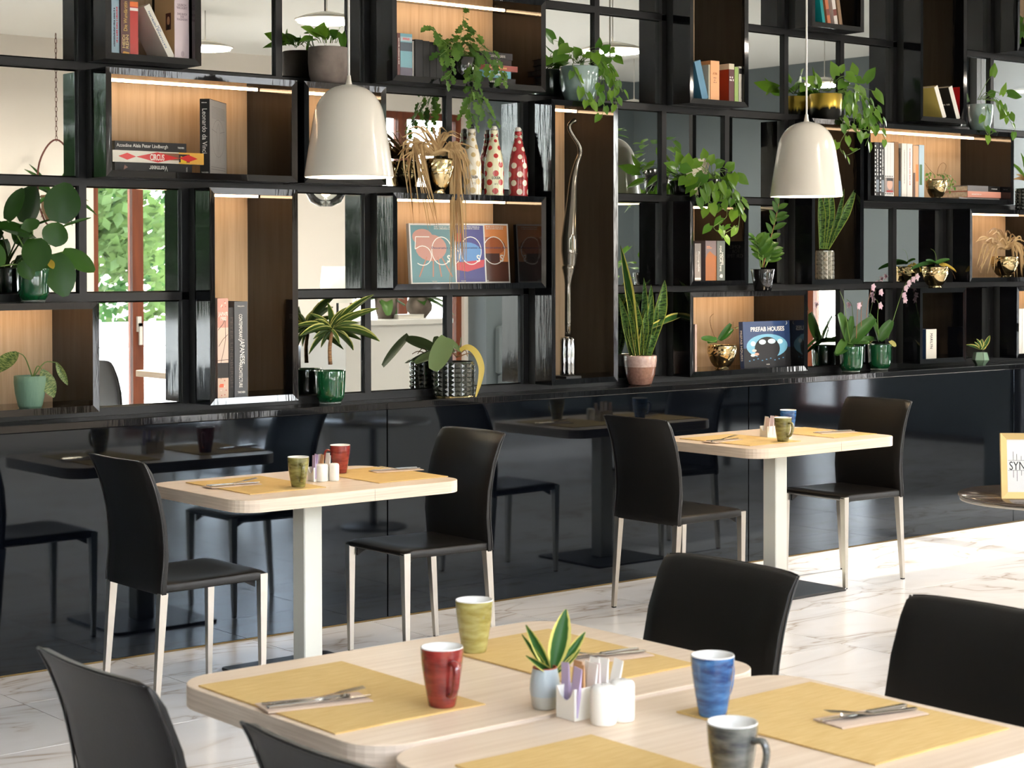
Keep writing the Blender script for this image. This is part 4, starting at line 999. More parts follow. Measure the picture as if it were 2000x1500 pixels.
b.txt('HOMES\nFOR OUR TIME', (236, 234, 230), b.w * .55, .12, w=.135, h=.026, mode='down'); b.txt('40', (240, 238, 234), b.w * .5, .028, w=.022, h=.02, bold=.03)
b.txt('HOMES\nFOR\nOUR TIME', (210, 206, 200), .085, .16, w=.13, h=.07, face='right')
# --- blue house cover
b = facing('square blue book with a white house title facing out', 1454, 1545, 629, 716, 0, .1, t=.03, rgb=(40, 62, 104), lean=-3, group=G)
W, H = b.d, b.h
b.rect(.0, W, .0, H * .42, (36, 38, 46), 'right'); b.txt('PREFAB HOUSES', (236, 234, 230), W * .52, H * .83, w=W * .72, h=H * .1, face='right', bold=.015); b.txt('PREFAB HOUSES', (236, 234, 230), b.w * .5, H * .48, w=H * .66, h=.014, mode='down', bold=.01)
b.disc(W * .5, H * .46, W * .44, H * .26, (110, 172, 204), 'right', 1, 28); b.disc(W * .5, H * .40, W * .27, H * .26, (48, 48, 56), 'right', 2, 28)
for cx, cy, ra in ((.4, .55, .075), (.6, .56, .085), (.78, .55, .06), (.2, .52, .055)): b.disc(W * cx, H * cy, W * ra, H * .055, (196, 220, 230), 'right', 3, 16)
for cx, cy, col in ((.22, .37, (206, 196, 190)), (.27, .29, (214, 150, 128)), (.19, .27, (222, 216, 210))): b.disc(W * cx, H * cy, W * .05, H * .03, col, 'right', 3, 12)
for i in range(9): b.rect(W * (.1 + .09 * i), W * (.13 + .09 * i), H * (.14 + .02 * (i % 3)), H * (.16 + .02 * (i % 3)), (84, 140, 180), 'right', 3)
b.disc(W * .92, H * .95, W * .03, H * .04, (226, 226, 220), 'right', 2, 12); b.disc(W * .905, H * .955, W * .03, H * .04, (40, 62, 104), 'right', 3, 12); b.txt('TASCHEN', (230, 226, 220), W * .5, H * .06, w=.026, h=.006, face='right')
b = upright('thin pinkish card leaning inside the left of the blue cover box', 1357.5, 1361, 660, 0, (176, 150, 140), h=.25, yf=.05, d=.13, lean=0, group=G)
# --- white handwritten book, right edge books
b = upright('thick white book with a hand lettered spine in the small dark box', 1809, 1829, 660, 0, (30, 52, 84), h=.175, yf=.06, d=.2, spine=(226, 222, 212), pages=PAGEW, group=G)
b.txt('MARILYN', (40, 38, 38), b.w * .5, .105, w=.09, h=.022, mode='down')
b.disc(.1, .1, .03, .05, (120, 100, 92), 'right', 1)
for u0, u1, lab in ((1989.5, 1996, 'white slim book in the box at the lower right edge'), (1996.5, 2004, 'second white slim book cut by the right edge')):
    upright(lab, u0, u1, 640, 0, (226, 222, 214), h=.28, yf=.07, d=.2, group=G)
# ================================================================ PLANTS
L_POTHOS = leafmat('pothos leaf', (72, 118, 38), (112, 152, 46), transl=.4, rough=.3)
L_IVY = leafmat('grape ivy leaf', (66, 104, 40), (98, 134, 52), transl=.35, rough=.4)
L_DARK = leafmat('glossy dark leaf', (40, 84, 32), (58, 102, 38), transl=.2, rough=.25)
L_PHIL = leafmat('philodendron leaf', (38, 70, 24), (54, 92, 30), transl=.25, rough=.25)
L_SNAKE = leafmat('snake plant leaf', (82, 118, 66), (102, 136, 70), bands=(38, 64, 40), edge=(168, 176, 84), edge_w=.05, transl=.15)
L_SNAKEV = leafmat('yellow edged snake leaf', (46, 88, 40), (60, 100, 46), edge=(216, 208, 118), edge_w=.15, transl=.2)
L_DRAC = leafmat('dracaena leaf', (56, 82, 36), (76, 100, 42), edge=(196, 196, 116), edge_w=.09, transl=.25)
L_ORCH = leafmat('orchid leaf', (52, 90, 38), (72, 108, 48), transl=.2, rough=.3)
L_ORCHD = leafmat('dull orchid leaf', (86, 104, 70), (96, 116, 74), transl=.15, rough=.35)
L_YEL = leafmat('yellowing leaf', (214, 178, 60), (206, 202, 130), transl=.3)
L_DRY = leafmat('dry straw leaf', (206, 176, 128), (150, 116, 76), transl=.15, rough=.7)
L_ZZ = leafmat('zz leaf', (52, 88, 34), (78, 112, 46), transl=.2, rough=.25)
L_VAR = leafmat('calathea leaf', (60, 88, 44), (72, 98, 50), bands=(150, 160, 96), transl=.2)
PETAL = leafmat('pink petal', (226, 194, 210), (236, 214, 222), transl=.4, rough=.5)
STEMG = mat('green stem', (96, 124, 56), .5); STEMB = mat('brown stem', (122, 88, 52), .7); STEMP = mat('purple brown stem', (140, 92, 70), .6)
SOIL = mat('potting soil', (48, 36, 28), .95, bump=(60, .6)); BARKC = mat('orchid bark', (132, 98, 62), .9, noise=((84, 60, 40), 40, 3))
def leaf_vf(shape, fold=.25, curl=.3, n=8, m=4):
    def w(t):
        if shape == 'heart': return (1.0 if t < .25 else 1) * (math.sin(math.pi * (t * .82 + .18)) ** .75) * (.55 + .45 * min(1, (1 - t) * 1.6)) * 1.05
        if shape == 'paddle': return math.sin(math.pi * (t * .9 + .08)) ** .62
        if shape == 'strap': return math.sin(math.pi * (t * .8 + .14)) ** .5
        if shape == 'sword': return min(1, .55 + t * .9) * min(1, (1 - t) * 2.6) ** .7
        if shape == 'lance': return math.sin(math.pi * (t * .93 + .05)) ** .8
        if shape == 'lobed': return (math.sin(math.pi * (t * .9 + .08)) ** .6) * (.42 + .58 * abs(math.cos(2.5 * math.pi * t)))
        if shape == 'grass': return min(1, t * 8 + .5) * (1 - t) ** .6
        return math.sin(math.pi * t)
    V, F, U = [], [], []
    for i in range(n + 1):
        t = i / n; ww = max(.012, w(min(.999, max(.001, t)))) * .5
        for j in range(m + 1):
            q = j / m * 2 - 1
            back = -.14 * (abs(q) ** 1.5) * max(0, 1 - t * 4) if shape == 'heart' else 0
            V.append((q * ww, t + back, fold * ww * abs(q) - curl * t * t * .5)); U.append((j / m, t))
    for i in range(n):
        for j in range(m):
            a = i * (m + 1) + j; F.append((a, a + 1, a + m + 2, a + m + 1))
    return V, F, U
_LM = {}
def leaf_me(shape, m, fold=.25, curl=.3):
    k = (shape, m.name, fold, curl)
    if k not in _LM:
        V, F, U = leaf_vf(shape, fold, curl, 12 if shape in ('sword', 'lobed') else 7, 4 if shape not in ('grass',) else 2); _LM[k] = mesh('leaf', (V, F), m, True, U)
    return _LM[k]
def put_leaf(t, B, T, width, shape, m, nrm=None, fold=.25, curl=.3):
    """leaf of plant t from base point B to tip T (world), nrm = direction its upper face looks"""
    o = t.location; d = T - B; L = d.length
    if L < 1e-4: return
    y = d / L; n_ = Vector(nrm) if nrm is not None else Vector((-.35, -.6, .7))
    x = y.cross(n_)
    if x.length < 1e-3: x = y.orthogonal()
    x.normalize(); z = x.cross(y)
    M = frame3(B - o, x * width, y * L, z * max(width, L * .6))
    ob('leaf', leaf_me(shape, m, fold, curl), t, mw=M)
def stem(t, P, r, m=STEMG, name='stem', n=4):
    o = t.location; C = curve_pts(P, n) if len(P) > 2 else P
    rr = [r * (1 - .45 * i / max(1, len(C) - 1)) for i in range(len(C))]
    ob(name, tube([p - o for p in C], rr, 5) + (m, True), t)
def pot_thing(name, label, u, v0, v1, z, y, group=None, cat='potted plant'):
    """v0 = rim pixel, v1 = base pixel, returns thing and metres per pixel there"""
    p = Py(u, v1, y); t = thing(name, label, cat, (p.x, y, z), 0, group); return t, mpp((p.x, y, z))
def P3(u, v, y): return Py(u, v, y)
# pot shapes ------------------------------------------------------
def pot_lathe(t, prof, m, soil_z, soil_r, n=40, soil=SOIL, name='pot'):
    ob(name, lathe(prof, n, False) + (m, True), t)
    ob('soil', lathe([(soil_r, soil_z), (soil_r * .6, soil_z + .006), (0, soil_z + .009)], 24, False) + (soil, True), t)
def tumbler(r0, r1, h, th=.004, foot=0):
    return [(0, foot), (r0 * .9, foot), (r0, foot + .004), (r0 + (r1 - r0) * .5, h * .5), (r1, h - .003), (r1 - th * .5, h), (r1 - th, h - .003), (r0 + (r1 - r0) * .7 - th, h * .6)]
GREENG = mat('green glass pot', (16, 70, 40), .08, coat=.8, ior=1.5); CLEARF = mat('clear glass foot', (196, 206, 200), .05, trans=.85, ior=1.45)
def green_pot(t, r, h):
    n = 24; k = 6
    pr = [(r * .72, .012), (r * .80, .02), (r * .90, .03), (r * .93, h * .3), (r * .97, h * .7), (r, h - .003), (r * .985, h), (r * .95, h - .004), (r * .9, h * .7)]
    V, F = lathe(pr, 48, False)
    V = [Vector((v[0], v[1], v[2])) * 1 for v in V]
    for v in V:
        a = math.atan2(v.y, v.x); s = 1 - .012 * (math.cos(a * 12) ** 2); v.x *= s; v.y *= s
    ob('pot', (V, F, GREENG, True), t)
    ob('foot', lathe([(0, 0), (r * .70, 0), (r * .72, .006), (r * .72, .0118), (0, .0118)], 32, False) + (CLEARF, True), t)
    ob('soil', lathe([(r * .93, h * .9), (0, h * .93)], 24, False) + (SOIL, True), t)
MERC = mat('gold mercury glass', (206, 184, 138), .12, 1.0)
def mercury_pot(t, r, h, seed=1):
    rr = random.Random(seed); pr = [(0, 0), (r * .45, 0), (r * .5, h * .03), (r * .42, h * .08), (r * .6, h * .16), (r * .8, h * .34), (r * .92, h * .52), (r * .955, h * .60), (r * .955, h * .615), (r * .99, h * .63), (r * 1.0, h * .7), (r * 1.0, h * .78), (r * .99, h * .86), (r * .985, h * .94), (r * .95, h), (r * .9, h * .98), (r * .88, h * .8)]
    n = 36; V, F = lathe(pr, n, False); V = [Vector(v) for v in V]
    for k in range(10, 14):
        for i in range(n):
            s = 1 + rr.uniform(-.035, .03); V[k * n + i].x *= s; V[k * n + i].y *= s; V[k * n + i].z += rr.uniform(-.012, .012) * h
    V = [v for v in V]
    me = mesh('pot', (V, F), MERC, False)
    for p in me.polygons: p.use_smooth = not (h * .63 < p.center.z < h * .96)
    ob('pot', me, t)
    ob('soil', lathe([(r * .9, h * .88), (0, h * .93)], 24, False) + (BARKC, True), t)
STUD = mat('smoky studded glass', (52, 56, 50), .06, .35, coat=1.0, ior=1.6)
def studded_pot(t, r, h, cols, rows, m=STUD):
    V, F = [], []
    for k in range(rows):
        for i in range(cols):
            a0, a1 = 2 * math.pi * i / cols, 2 * math.pi * (i + 1) / cols; z0, z1 = .006 + (h - .012) * k / rows, .006 + (h - .012) * (k + 1) / rows; q = .12
            def pt(a, z, rad): return (rad * math.cos(a), rad * math.sin(a), z)
            b = len(V); aa, ab = a0 + (a1 - a0) * q, a1 - (a1 - a0) * q; za, zb = z0 + (z1 - z0) * q, z1 - (z1 - z0) * q
            V += [pt(a0, z0, r * .955), pt(a1, z0, r * .955), pt(a1, z1, r * .955), pt(a0, z1, r * .955), pt(aa, za, r * .975), pt(ab, za, r * .975), pt(ab, zb, r * .975), pt(aa, zb, r * .975), pt((a0 + a1) / 2, (z0 + z1) / 2, r * 1.02)]
            F += [(b, b + 1, b + 5, b + 4), (b + 1, b + 2, b + 6, b + 5), (b + 2, b + 3, b + 7, b + 6), (b + 3, b, b + 4, b + 7), (b + 4, b + 5, b + 8), (b + 5, b + 6, b + 8), (b + 6, b + 7, b + 8), (b + 7, b + 4, b + 8)]
    body = lathe([(0, 0), (r * .93, 0), (r * .955, .006)], cols, False); rim = lathe([(r * .955, h - .006), (r * .95, h), (r * .9, h), (r * .9, h * .7)], cols, False)
    ob('pot', join((V, F), body, rim) + (m,), t)
    ob('soil', lathe([(r * .9, h * .86), (0, h * .9)], 24, False) + (BARKC, True), t)
def vine(t, P, count, size, m, shape='heart', r=.0022, out=Vector((-.2, -.75, .5)), spread=.6, curl=.35, sm=STEMG, up=.0):
    """trailing stem along P with alternating leaves"""
    C = curve_pts(P, 6); stem(t, P, r, sm, n=6)
    for k in range(count):
        f = (k + .6) / count; i = min(len(C) - 2, int(f * (len(C) - 1))); b = C[i]; d = (C[i + 1] - C[i]).normalized()
        side = d.cross(out).normalized() * (1 if k % 2 else -1)
        dirn = (side * R.uniform(.5, 1) + d * R.uniform(-.1, .6) + out * R.uniform(.1, .5) * spread + Vector((0, 0, -.35 + up))).normalized()
        s = size * R.uniform(.7, 1.15) * (1 - .25 * f)
        pet = b + dirn * s * .35
        ob('petiole', tube([b - t.location, pet - t.location], .0012, 4) + (sm,), t)
        nrm = (out + Vector((R.uniform(-.4, .4), R.uniform(-.3, .3), R.uniform(-.1, .5)))).normalized()
        tip = pet + (dirn * .55 + Vector((0, 0, -.55 + up)) + d * .2).normalized() * s
        put_leaf(t, pet, tip, s * R.uniform(.62, .8), shape, m, nrm, .22, curl)
TOPR3, TOPR2, TOPR1, LEDGE = tz(3), tz(2), tz(1), .979
def ribbon(t, pts, w, m):
    C = curve_pts(pts, 5); V, F, U = [], [], []
    for i, p in enumerate(C):
        f = i / (len(C) - 1); d = (C[min(i + 1, len(C) - 1)] - C[max(i - 1, 0)]).normalized(); s = d.cross(Vector((-.5, -.8, .3))).normalized() * (w * .5 * math.sin(math.pi * min(.985, f * .85 + .14)) ** .6)
        a = len(V); V += [p - s - t.location, p + Vector((.2, .4, -.3)) * w * .15 - t.location, p + s - t.location]; U += [(0, f), (.5, f), (1, f)]
        if i: F += [(a - 3, a - 2, a + 1, a), (a - 2, a - 1, a + 2, a + 1)]
    ob('leaf', (V, F, m, True, U), t)
# ---- grey concrete pot with pothos on the art book box
t, k = pot_thing('potted_plant', 'round grey concrete pot with pothos on top of the lit art book box', 641, 82, 158, TOPR3, .085)
CONC = mat('weathered concrete', (128, 116, 108), .85, noise=((92, 82, 76), 9, 6), bump=(30, .2))
r = 39.5 * k; h = .165
pot_lathe(t, [(0, 0), (r * .74, 0), (r * .86, .012), (r * .95, .045), (r, .1), (r * .99, h - .004), (r * .97, h), (r * .92, h - .003), (r * .9, h * .6)], CONC, h * .85, r * .91)
y = .085
for B, T, w in [((618, 78), (590, 50), 26), ((626, 80), (632, 43), 30), ((634, 78), (612, 58), 26), ((648, 80), (658, 58), 24), ((655, 80), (664, 68), 20), ((636, 80), (640, 55), 22), ((612, 84), (586, 78), 20), ((668, 74), (672, 102), 16), ((650, 78), (642, 66), 20), ((664, 62), (668, 50), 9)]:
    b0 = P3(640 + (B[0] - 640) * .6, 84, y + R.uniform(-.03, .03)); b1 = P3(B[0], B[1] - 8, y - .02); stem(t, [b0, (b0 + b1) / 2 + Vector((0, 0, .01)), b1], .0018)
    put_leaf(t, b1, P3(T[0], T[1], y - .05), w * k, 'heart', L_POTHOS, (-.5, -.6, .5))
# ---- celadon pot with trailing pothos on the tallest box
CEL = mat('celadon glaze', (136, 158, 154), .12, coat=.7, noise=((112, 136, 132), 7, 4))
t, k = pot_thing('potted_plant', 'pale celadon pot with pothos spilling over the tallest box', 1131, 125, 197, TOPR3, .08)
r = 39 * k; h = .178
pot_lathe(t, [(0, 0), (r * .6, 0), (r * .74, .012), (r * .9, .06), (r * .98, .12), (r, h - .004), (r * .98, h), (r * .93, h - .003), (r * .9, h * .6)], CEL, h * .88, r * .92)
def bush(t, y, centre, tips, k, m, size, shape='heart'):
    """arching stalks from the pot mouth to leaf positions given as (u, v, du, dv, width px)"""
    for (u, v, du, dv, w) in tips:
        yy = y - R.uniform(.0, .07); e = P3(u, v, yy); c0 = P3(centre[0] + R.uniform(-8, 8), centre[1], y)
        mid = (c0 + e) / 2 + Vector((0, -.01, .03)); stem(t, [c0, mid, e], .0018)
        put_leaf(t, e, P3(u + du, v + dv, yy - R.uniform(.01, .05)), w * k, shape, m, (-.4, -.7, .45 if dv > -5 else .1))
bush(t, .08, (1128, 124), [(1080, 78, -18, -24, 20), (1112, 92, -22, 12, 26), (1096, 90, -2, -18, 14), (1072, 112, -6, 14, 26), (1100, 105, -18, 14, 30), (1130, 110, -8, -18, 22), (1142, 106, 12, 6, 20), (1168, 92, 4, -18, 14), (1178, 100, 14, -12, 18), (1185, 112, -12, 16, 26), (1192, 98, 10, 4, 18), (1200, 112, 18, 12, 20), (1188, 140, 22, 8, 22), (1160, 104, 8, 22, 24)], k, L_POTHOS, 22)
for P, n_ in [([(1150, 124), (1170, 118), (1180, 140), (1168, 172), (1160, 205)], 8), ([(1158, 124), (1182, 126), (1196, 150), (1200, 185), (1206, 212)], 8), ([(1118, 124), (1122, 140), (1136, 165), (1145, 190), (1150, 200)], 7), ([(1160, 124), (1190, 130), (1205, 160), (1216, 180)], 7), ([(1150, 124), (1176, 150), (1180, 190), (1176, 230)], 8)]:
    vine(t, [P3(u, v, .03 - .02 * i) for i, (u, v) in enumerate(P)], n_, 26 * k, L_POTHOS)
# ---- grape ivy in the upper wide box
t, k = pot_thing('potted_plant', 'black pot of grape ivy hanging out of the lit upper box', 902, 100, 145, fz(3), .09)
BLK = mat('black glazed pot', (16, 16, 18), .15, coat=.6)
pot_lathe(t, tumbler(.052, .066, .12), BLK, .105, .058)
for P, n_ in [([(895, 95), (872, 85), (850, 60), (842, 55)], 8), ([(898, 92), (900, 70), (904, 45), (906, 30)], 8), ([(905, 95), (922, 75), (930, 60)], 6), ([(900, 95), (880, 80), (875, 110), (882, 140), (865, 155)], 9),
              ([(905, 98), (918, 110), (926, 140), (920, 160)], 9), ([(910, 96), (938, 100), (962, 130), (980, 160)], 9), ([(908, 96), (950, 95), (972, 120), (985, 155)], 7),
              ([(905, 98), (915, 130), (920, 175), (918, 215), (925, 240)], 9), ([(908, 98), (925, 150), (935, 190), (950, 215), (965, 240)], 9), ([(906, 98), (922, 160), (918, 200), (905, 222)], 7), ([(900, 96), (890, 80), (870, 100), (858, 110)], 6)]:
    vine(t, [P3(u, v, .08 - .035 * i) for i, (u, v) in enumerate(P)], int(n_ * 1.5), 27 * k, L_IVY, 'lobed', .0016, sm=STEMG)
# ---- brass pot with pothos on the tall snake plant box
BRASS = mat('worn brass pot', (168, 142, 62), .3, .9)
def brass_mat():
    m = BRASS; n, l = m.node_tree.nodes, m.node_tree.links; b = n['Principled BSDF']
    tc = n.new('ShaderNodeTexCoord'); sp = n.new('ShaderNodeSeparateXYZ'); l.new(tc.outputs['Object'], sp.inputs[0])
    nz = n.new('ShaderNodeTexNoise'); nz.inputs['Scale'].default_value = 45; mp = n.new('ShaderNodeMapping'); mp.inputs['Scale'].default_value = (1, 1, .12); l.new(tc.outputs['Object'], mp.inputs[0]); l.new(mp.outputs[0], nz.inputs[0])
    a = n.new('ShaderNodeMath'); a.operation = 'MULTIPLY_ADD'; a.inputs[1].default_value = .07; l.new(nz.outputs['Fac'], a.inputs[0]); l.new(sp.outputs[2], a.inputs[2])
    r_ = n.new('ShaderNodeValToRGB'); r_.color_ramp.elements[0].position = .098; r_.color_ramp.elements[1].position = .118
    r_.color_ramp.elements[0].color = lin((24, 23, 20)); r_.color_ramp.elements[1].color = lin((184, 156, 66)); l.new(a.outputs[0], r_.inputs[0]); l.new(r_.outputs[0], b.inputs['Base Color'])
brass_mat()
t, k = pot_thing('potted_plant', 'brass and black brushed pot with pothos above the tall snake plant box', 1613, 180, 234, tz(3), .08)
r = 32 * k; h = .148
pot_lathe(t, [(0, 0), (r * .97, 0), (r, .004), (r, h - .002), (r * .98, h), (r * .95, h), (r * .95, h * .6)], BRASS, h * .9, r * .94)
bush(t, .08, (1615, 178), [(1600, 168, -6, -26, 14), (1596, 165, -26, -14, 22), (1574, 168, -10, 10, 20), (1632, 148, -8, -28, 22), (1640, 140, 10, -16, 14), (1652, 148, 24, 10, 26), (1668, 146, -2, -24, 20), (1690, 158, 22, -28, 20), (1684, 156, -14, 4, 22), (1650, 160, -12, 12, 22), (1708, 178, 20, 26, 20), (1676, 172, 18, 22, 20), (1600, 174, 0, -10, 16)], k, L_POTHOS, 22)
for P, n_ in [([(1640, 178), (1665, 172), (1690, 200), (1712, 240), (1730, 275)], 10), ([(1638, 178), (1660, 185), (1680, 215), (1700, 250), (1690, 285)], 9), ([(1630, 178), (1648, 200), (1640, 230), (1665, 248), (1700, 255)], 9), ([(1636, 178), (1660, 200), (1668, 240), (1650, 262), (1640, 285), (1652, 303), (1680, 290)], 9),
              ([(1642, 178), (1680, 180), (1705, 205), (1722, 235)], 9), ([(1640, 180), (1670, 210), (1690, 230), (1715, 225)], 8), ([(1640, 180), (1672, 190), (1700, 215), (1690, 245)], 8)]:
    vine(t, [P3(u, v, .04 - .025 * i) for i, (u, v) in enumerate(P)], n_, 27 * k, L_POTHOS)
# ---- black pot with pothos on the small lit box
t, k = pot_thing('potted_plant', 'black pot with bushy pothos trailing over the photography box', 1385, 348, 392, TOPR2, .085)
pot_lathe(t, tumbler(.05, .066, .12), BLK, .105, .058)
bush(t, .085, (1388, 345), [(1320, 330, -20, -12, 20), (1328, 318, -6, -22, 20), (1340, 322, 6, -22, 24), (1328, 328, 26, 4, 26), (1365, 315, -16, 14, 22), (1375, 308, 0, -18, 18), (1384, 318, 12, -18, 18), (1398, 322, 18, -8, 20), (1420, 330, 16, -14, 20), (1428, 340, 10, 22, 24), (1440, 345, 24, 14, 24), (1415, 345, 16, 24, 26), (1355, 345, -16, 18, 24), (1375, 340, -14, 24, 26), (1392, 345, -6, 26, 24), (1410, 360, 22, 22, 24), (1340, 350, -14, 10, 22)], k, L_POTHOS, 22)
for P, n_ in [([(1392, 345), (1400, 352), (1386, 380), (1384, 410)], 8), ([(1396, 345), (1420, 360), (1432, 385), (1440, 412)], 8), ([(1400, 348), (1412, 385), (1420, 420), (1404, 435), (1394, 445), (1412, 456), (1440, 440)], 9), ([(1380, 345), (1366, 360), (1358, 385)], 7), ([(1396, 348), (1410, 370), (1405, 400)], 8), ([(1404, 348), (1428, 380), (1445, 400), (1442, 450)], 8)]:
    vine(t, [P3(u, v, .05 - .025 * i) for i, (u, v) in enumerate(P)], n_, 29 * k, L_POTHOS)
# ---- celadon pot at the far right
t, k = pot_thing('potted_plant', 'pale celadon pot with sparse pothos on the three-wide box', 1914, 196, 257, TOPR3, .08)
r = 26 * k; h = .165
pot_lathe(t, [(0, 0), (r * .6, 0), (r * .74, .012), (r * .9, .06), (r * .98, .11), (r, h - .004), (r * .98, h), (r * .93, h - .003), (r * .9, h * .6)], CEL, h * .88, r * .92)
bush(t, .08, (1916, 195), [(1938, 148, 6, -26, 16), (1932, 186, 14, -8, 16), (1956, 185, 10, -24, 12), (1968, 184, 30, 4, 22), (1950, 198, 4, 22, 14), (1960, 205, 4, 22, 12), (1972, 222, 10, 16, 16), (1964, 218, -10, 14, 18)], k, L_POTHOS, 22)
for P, n_ in [([(1930, 195), (1950, 200), (1962, 220), (1975, 240), (1986, 262)], 6), ([(1925, 195), (1926, 220), (1922, 245), (1930, 262), (1942, 258)], 5)]:
    vine(t, [P3(u, v, .02 - .02 * i) for i, (u, v) in enumerate(P)], n_, 20 * k, L_POTHOS)
# ---- trailing plant in the top right corner box
t, k = pot_thing('potted_plant', 'trailing plant in the box at the top right corner', 2004, 50, 95, fz(4), .1)
pot_lathe(t, tumbler(.05, .066, .12), BLK, .105, .058)
for P, n_ in [([(2000, 55), (1996, 45), (1994, 60), (1994, 85)], 6), ([(2006, 55), (2004, 30), (1998, 40), (1997, 70)], 6)]: vine(t, [P3(u, v, .06 - .01 * i) for i, (u, v) in enumerate(P)], n_, 24 * k, L_POTHOS)
# ---- philodendron in green glass on the low left box
t, k = pot_thing('potted_plant', 'green glass pot with big leaved philodendron at the left edge', 65, 530, 588, TOPR1, .085)
green_pot(t, 33 * k, .138)
y = .085
for (B, T, w, nrm) in [((112, 434), (132, 357), 72, (-.3, -.9, .15)), ((98, 478), (118, 436), 52, (-.4, -.8, -.2)), ((68, 466), (75, 528), 58, (-.3, -.9, .3)), ((106, 496), (128, 578), 62, (-.4, -.85, .3)), ((122, 492), (186, 528), 44, (-.2, -.8, .5)),
                        ((66, 460), (-4, 440), 52, (-.2, -.6, .75)), ((14, 430), (44, 368), 34, (-.6, -.7, .2)), ((124, 442), (178, 424), 7, (-.3, -.8, .5)), ((64, 450), (52, 430), 40, (-.5, -.8, .2)), ((42, 510), (62, 545), 34, (-.5, -.7, .4)), ((2, 520), (-24, 470), 40, (-.3, -.8, .3)), ((96, 508), (104, 524), 14, (-.4, -.8, .3))]:
    e = P3(B[0], B[1], y - .04); c0 = P3(62 + R.uniform(-10, 10), 528, y); stem(t, [c0, (c0 + e) / 2 + Vector((0, 0, .015)), e], .0042, STEMG)
    put_leaf(t, e, P3(T[0], T[1], y - .05 - R.uniform(0, .05)), w * k, 'paddle', L_PHIL if w != 14 else L_YEL, nrm, .18, .18)
# ---- mint ribbed pot in the low left box
MINT = mat('mint ribbed ceramic', (100, 130, 110), .7, bump=(26, .9, (1, 1, .25)))
t, k = pot_thing('potted_plant', 'mint ribbed pot with drooping prayer plant in the low left box', 59, 737, 788, fz(0), .12)
r = 31 * k; h = .128
pot_lathe(t, [(0, 0), (r * .68, 0), (r * .76, .01), (r * .93, .06), (r * 1.0, h * .8), (r * .99, h), (r * .94, h), (r * .92, h * .6)], MINT, h * .9, r * .94)
y = .12
for (B, T, w, nrm) in [((34, 688), (-10, 726), 34, (-.3, -.6, .7)), ((82, 722), (106, 776), 30, (-.3, -.9, .2)), ((110, 708), (132, 752), 15, (-.5, -.8, .2))]:
    e = P3(B[0], B[1], y - .03); c0 = P3(64, 738, y); stem(t, [c0, (c0 + e) / 2 + Vector((0, 0, .03)), e], .003, STEMG)
    put_leaf(t, e, P3(T[0], T[1], y - .06), w * k, 'lance', L_VAR, nrm, .2, .3)
# ---- dracaena in green glass on the ledge
t, k = pot_thing('potted_plant', 'green glass pot with a dracaena palm on the ledge beside the tall lit box', 645, 714, 789, LEDGE, .095)
green_pot(t, 30.5 * k, .150)
y = .095
a0, a1, a2 = P3(645, 712, y), P3(644, 680, y), P3(648, 648, y)
ob('trunk', tube([p - t.location for p in curve_pts([a0, a1, a2], 5)], [.0095, .009, .0092, .0086, .009, .0085, .009, .0082, .0085, .008, .008], 8) + (mat('palm trunk', (142, 108, 74), .8, noise=((96, 70, 48), 30, 2, (1, 1, 8))), True), t)
for (T, w, bd) in [((728, 572), 12, 0), ((738, 598), 9, 0), ((745, 660), 13, 14), ((694, 680), 14, 10), ((690, 640), 10, 14), ((700, 628), 10, 10), ((642, 592), 15, 0), ((628, 632), 12, 2), ((574, 634), 12, 12), ((588, 650), 12, 10), ((602, 690), 12, 14), ((612, 660), 11, 12), ((626, 678), 10, 16), ((664, 672), 9, 16), ((708, 604), 9, 4), ((660, 610), 10, 0), ((606, 610), 10, 4), ((672, 600), 9, 0), ((618, 622), 9, 6), ((686, 616), 10, 4)]:
    c0 = P3(648 + R.uniform(-3, 3), 646 - bd * .3, y); tp = P3(T[0], T[1], y - R.uniform(-.05, .10)); put_leaf(t, c0, tp, w * k, 'lance', L_DRAC, (-.25, -.55, .8), .5, .25)
# ---- smoky studded pot with orchid leaves on the ledge
t, k = pot_thing('potted_plant', 'smoky studded glass pot with two drooping orchid leaves on the ledge', 887, 700, 778, LEDGE, .098)
studded_pot(t, 41.5 * k, .165, 20, 7)
ob('saucer', lathe([(0, 0), (40 * k, 0), (41 * k, .003), (0, .0035)], 40, False) + (MERC, True), t)
y = .09
put_leaf(t, P3(898, 684, y), P3(868, 664, y - .05), 26 * k, 'strap', L_ORCHD, (-.2, -.7, .6), .2, .1); put_leaf(t, P3(874, 660, y - .05), P3(846, 722, y - .1), 40 * k, 'strap', L_ORCHD, (-.5, -.8, .3), .15, .1)
put_leaf(t, P3(896, 682, y + .02), P3(902, 660, y), 18 * k, 'strap', L_ORCHD, (.4, -.6, .6), .2, .3)
ribbon(t, [P3(898, 684, y), P3(914, 678, y - .03), P3(930, 690, y - .06), P3(940, 715, y - .08), P3(938, 742, y - .085), P3(929, 776, y - .085)], 13 * k, L_YEL)
put_leaf(t, P3(890, 686, y + .05), P3(812, 700, y + .06), 34 * k, 'strap', L_ORCHD, (.2, -.3, .9), .2, .4)
for q in range(5): stem(t, [P3(892, 698, y), P3(884 + q * 8, 690 - (q % 2) * 6, y - .03), P3(880 + q * 11, 696, y - .05)], .003, STEMB)
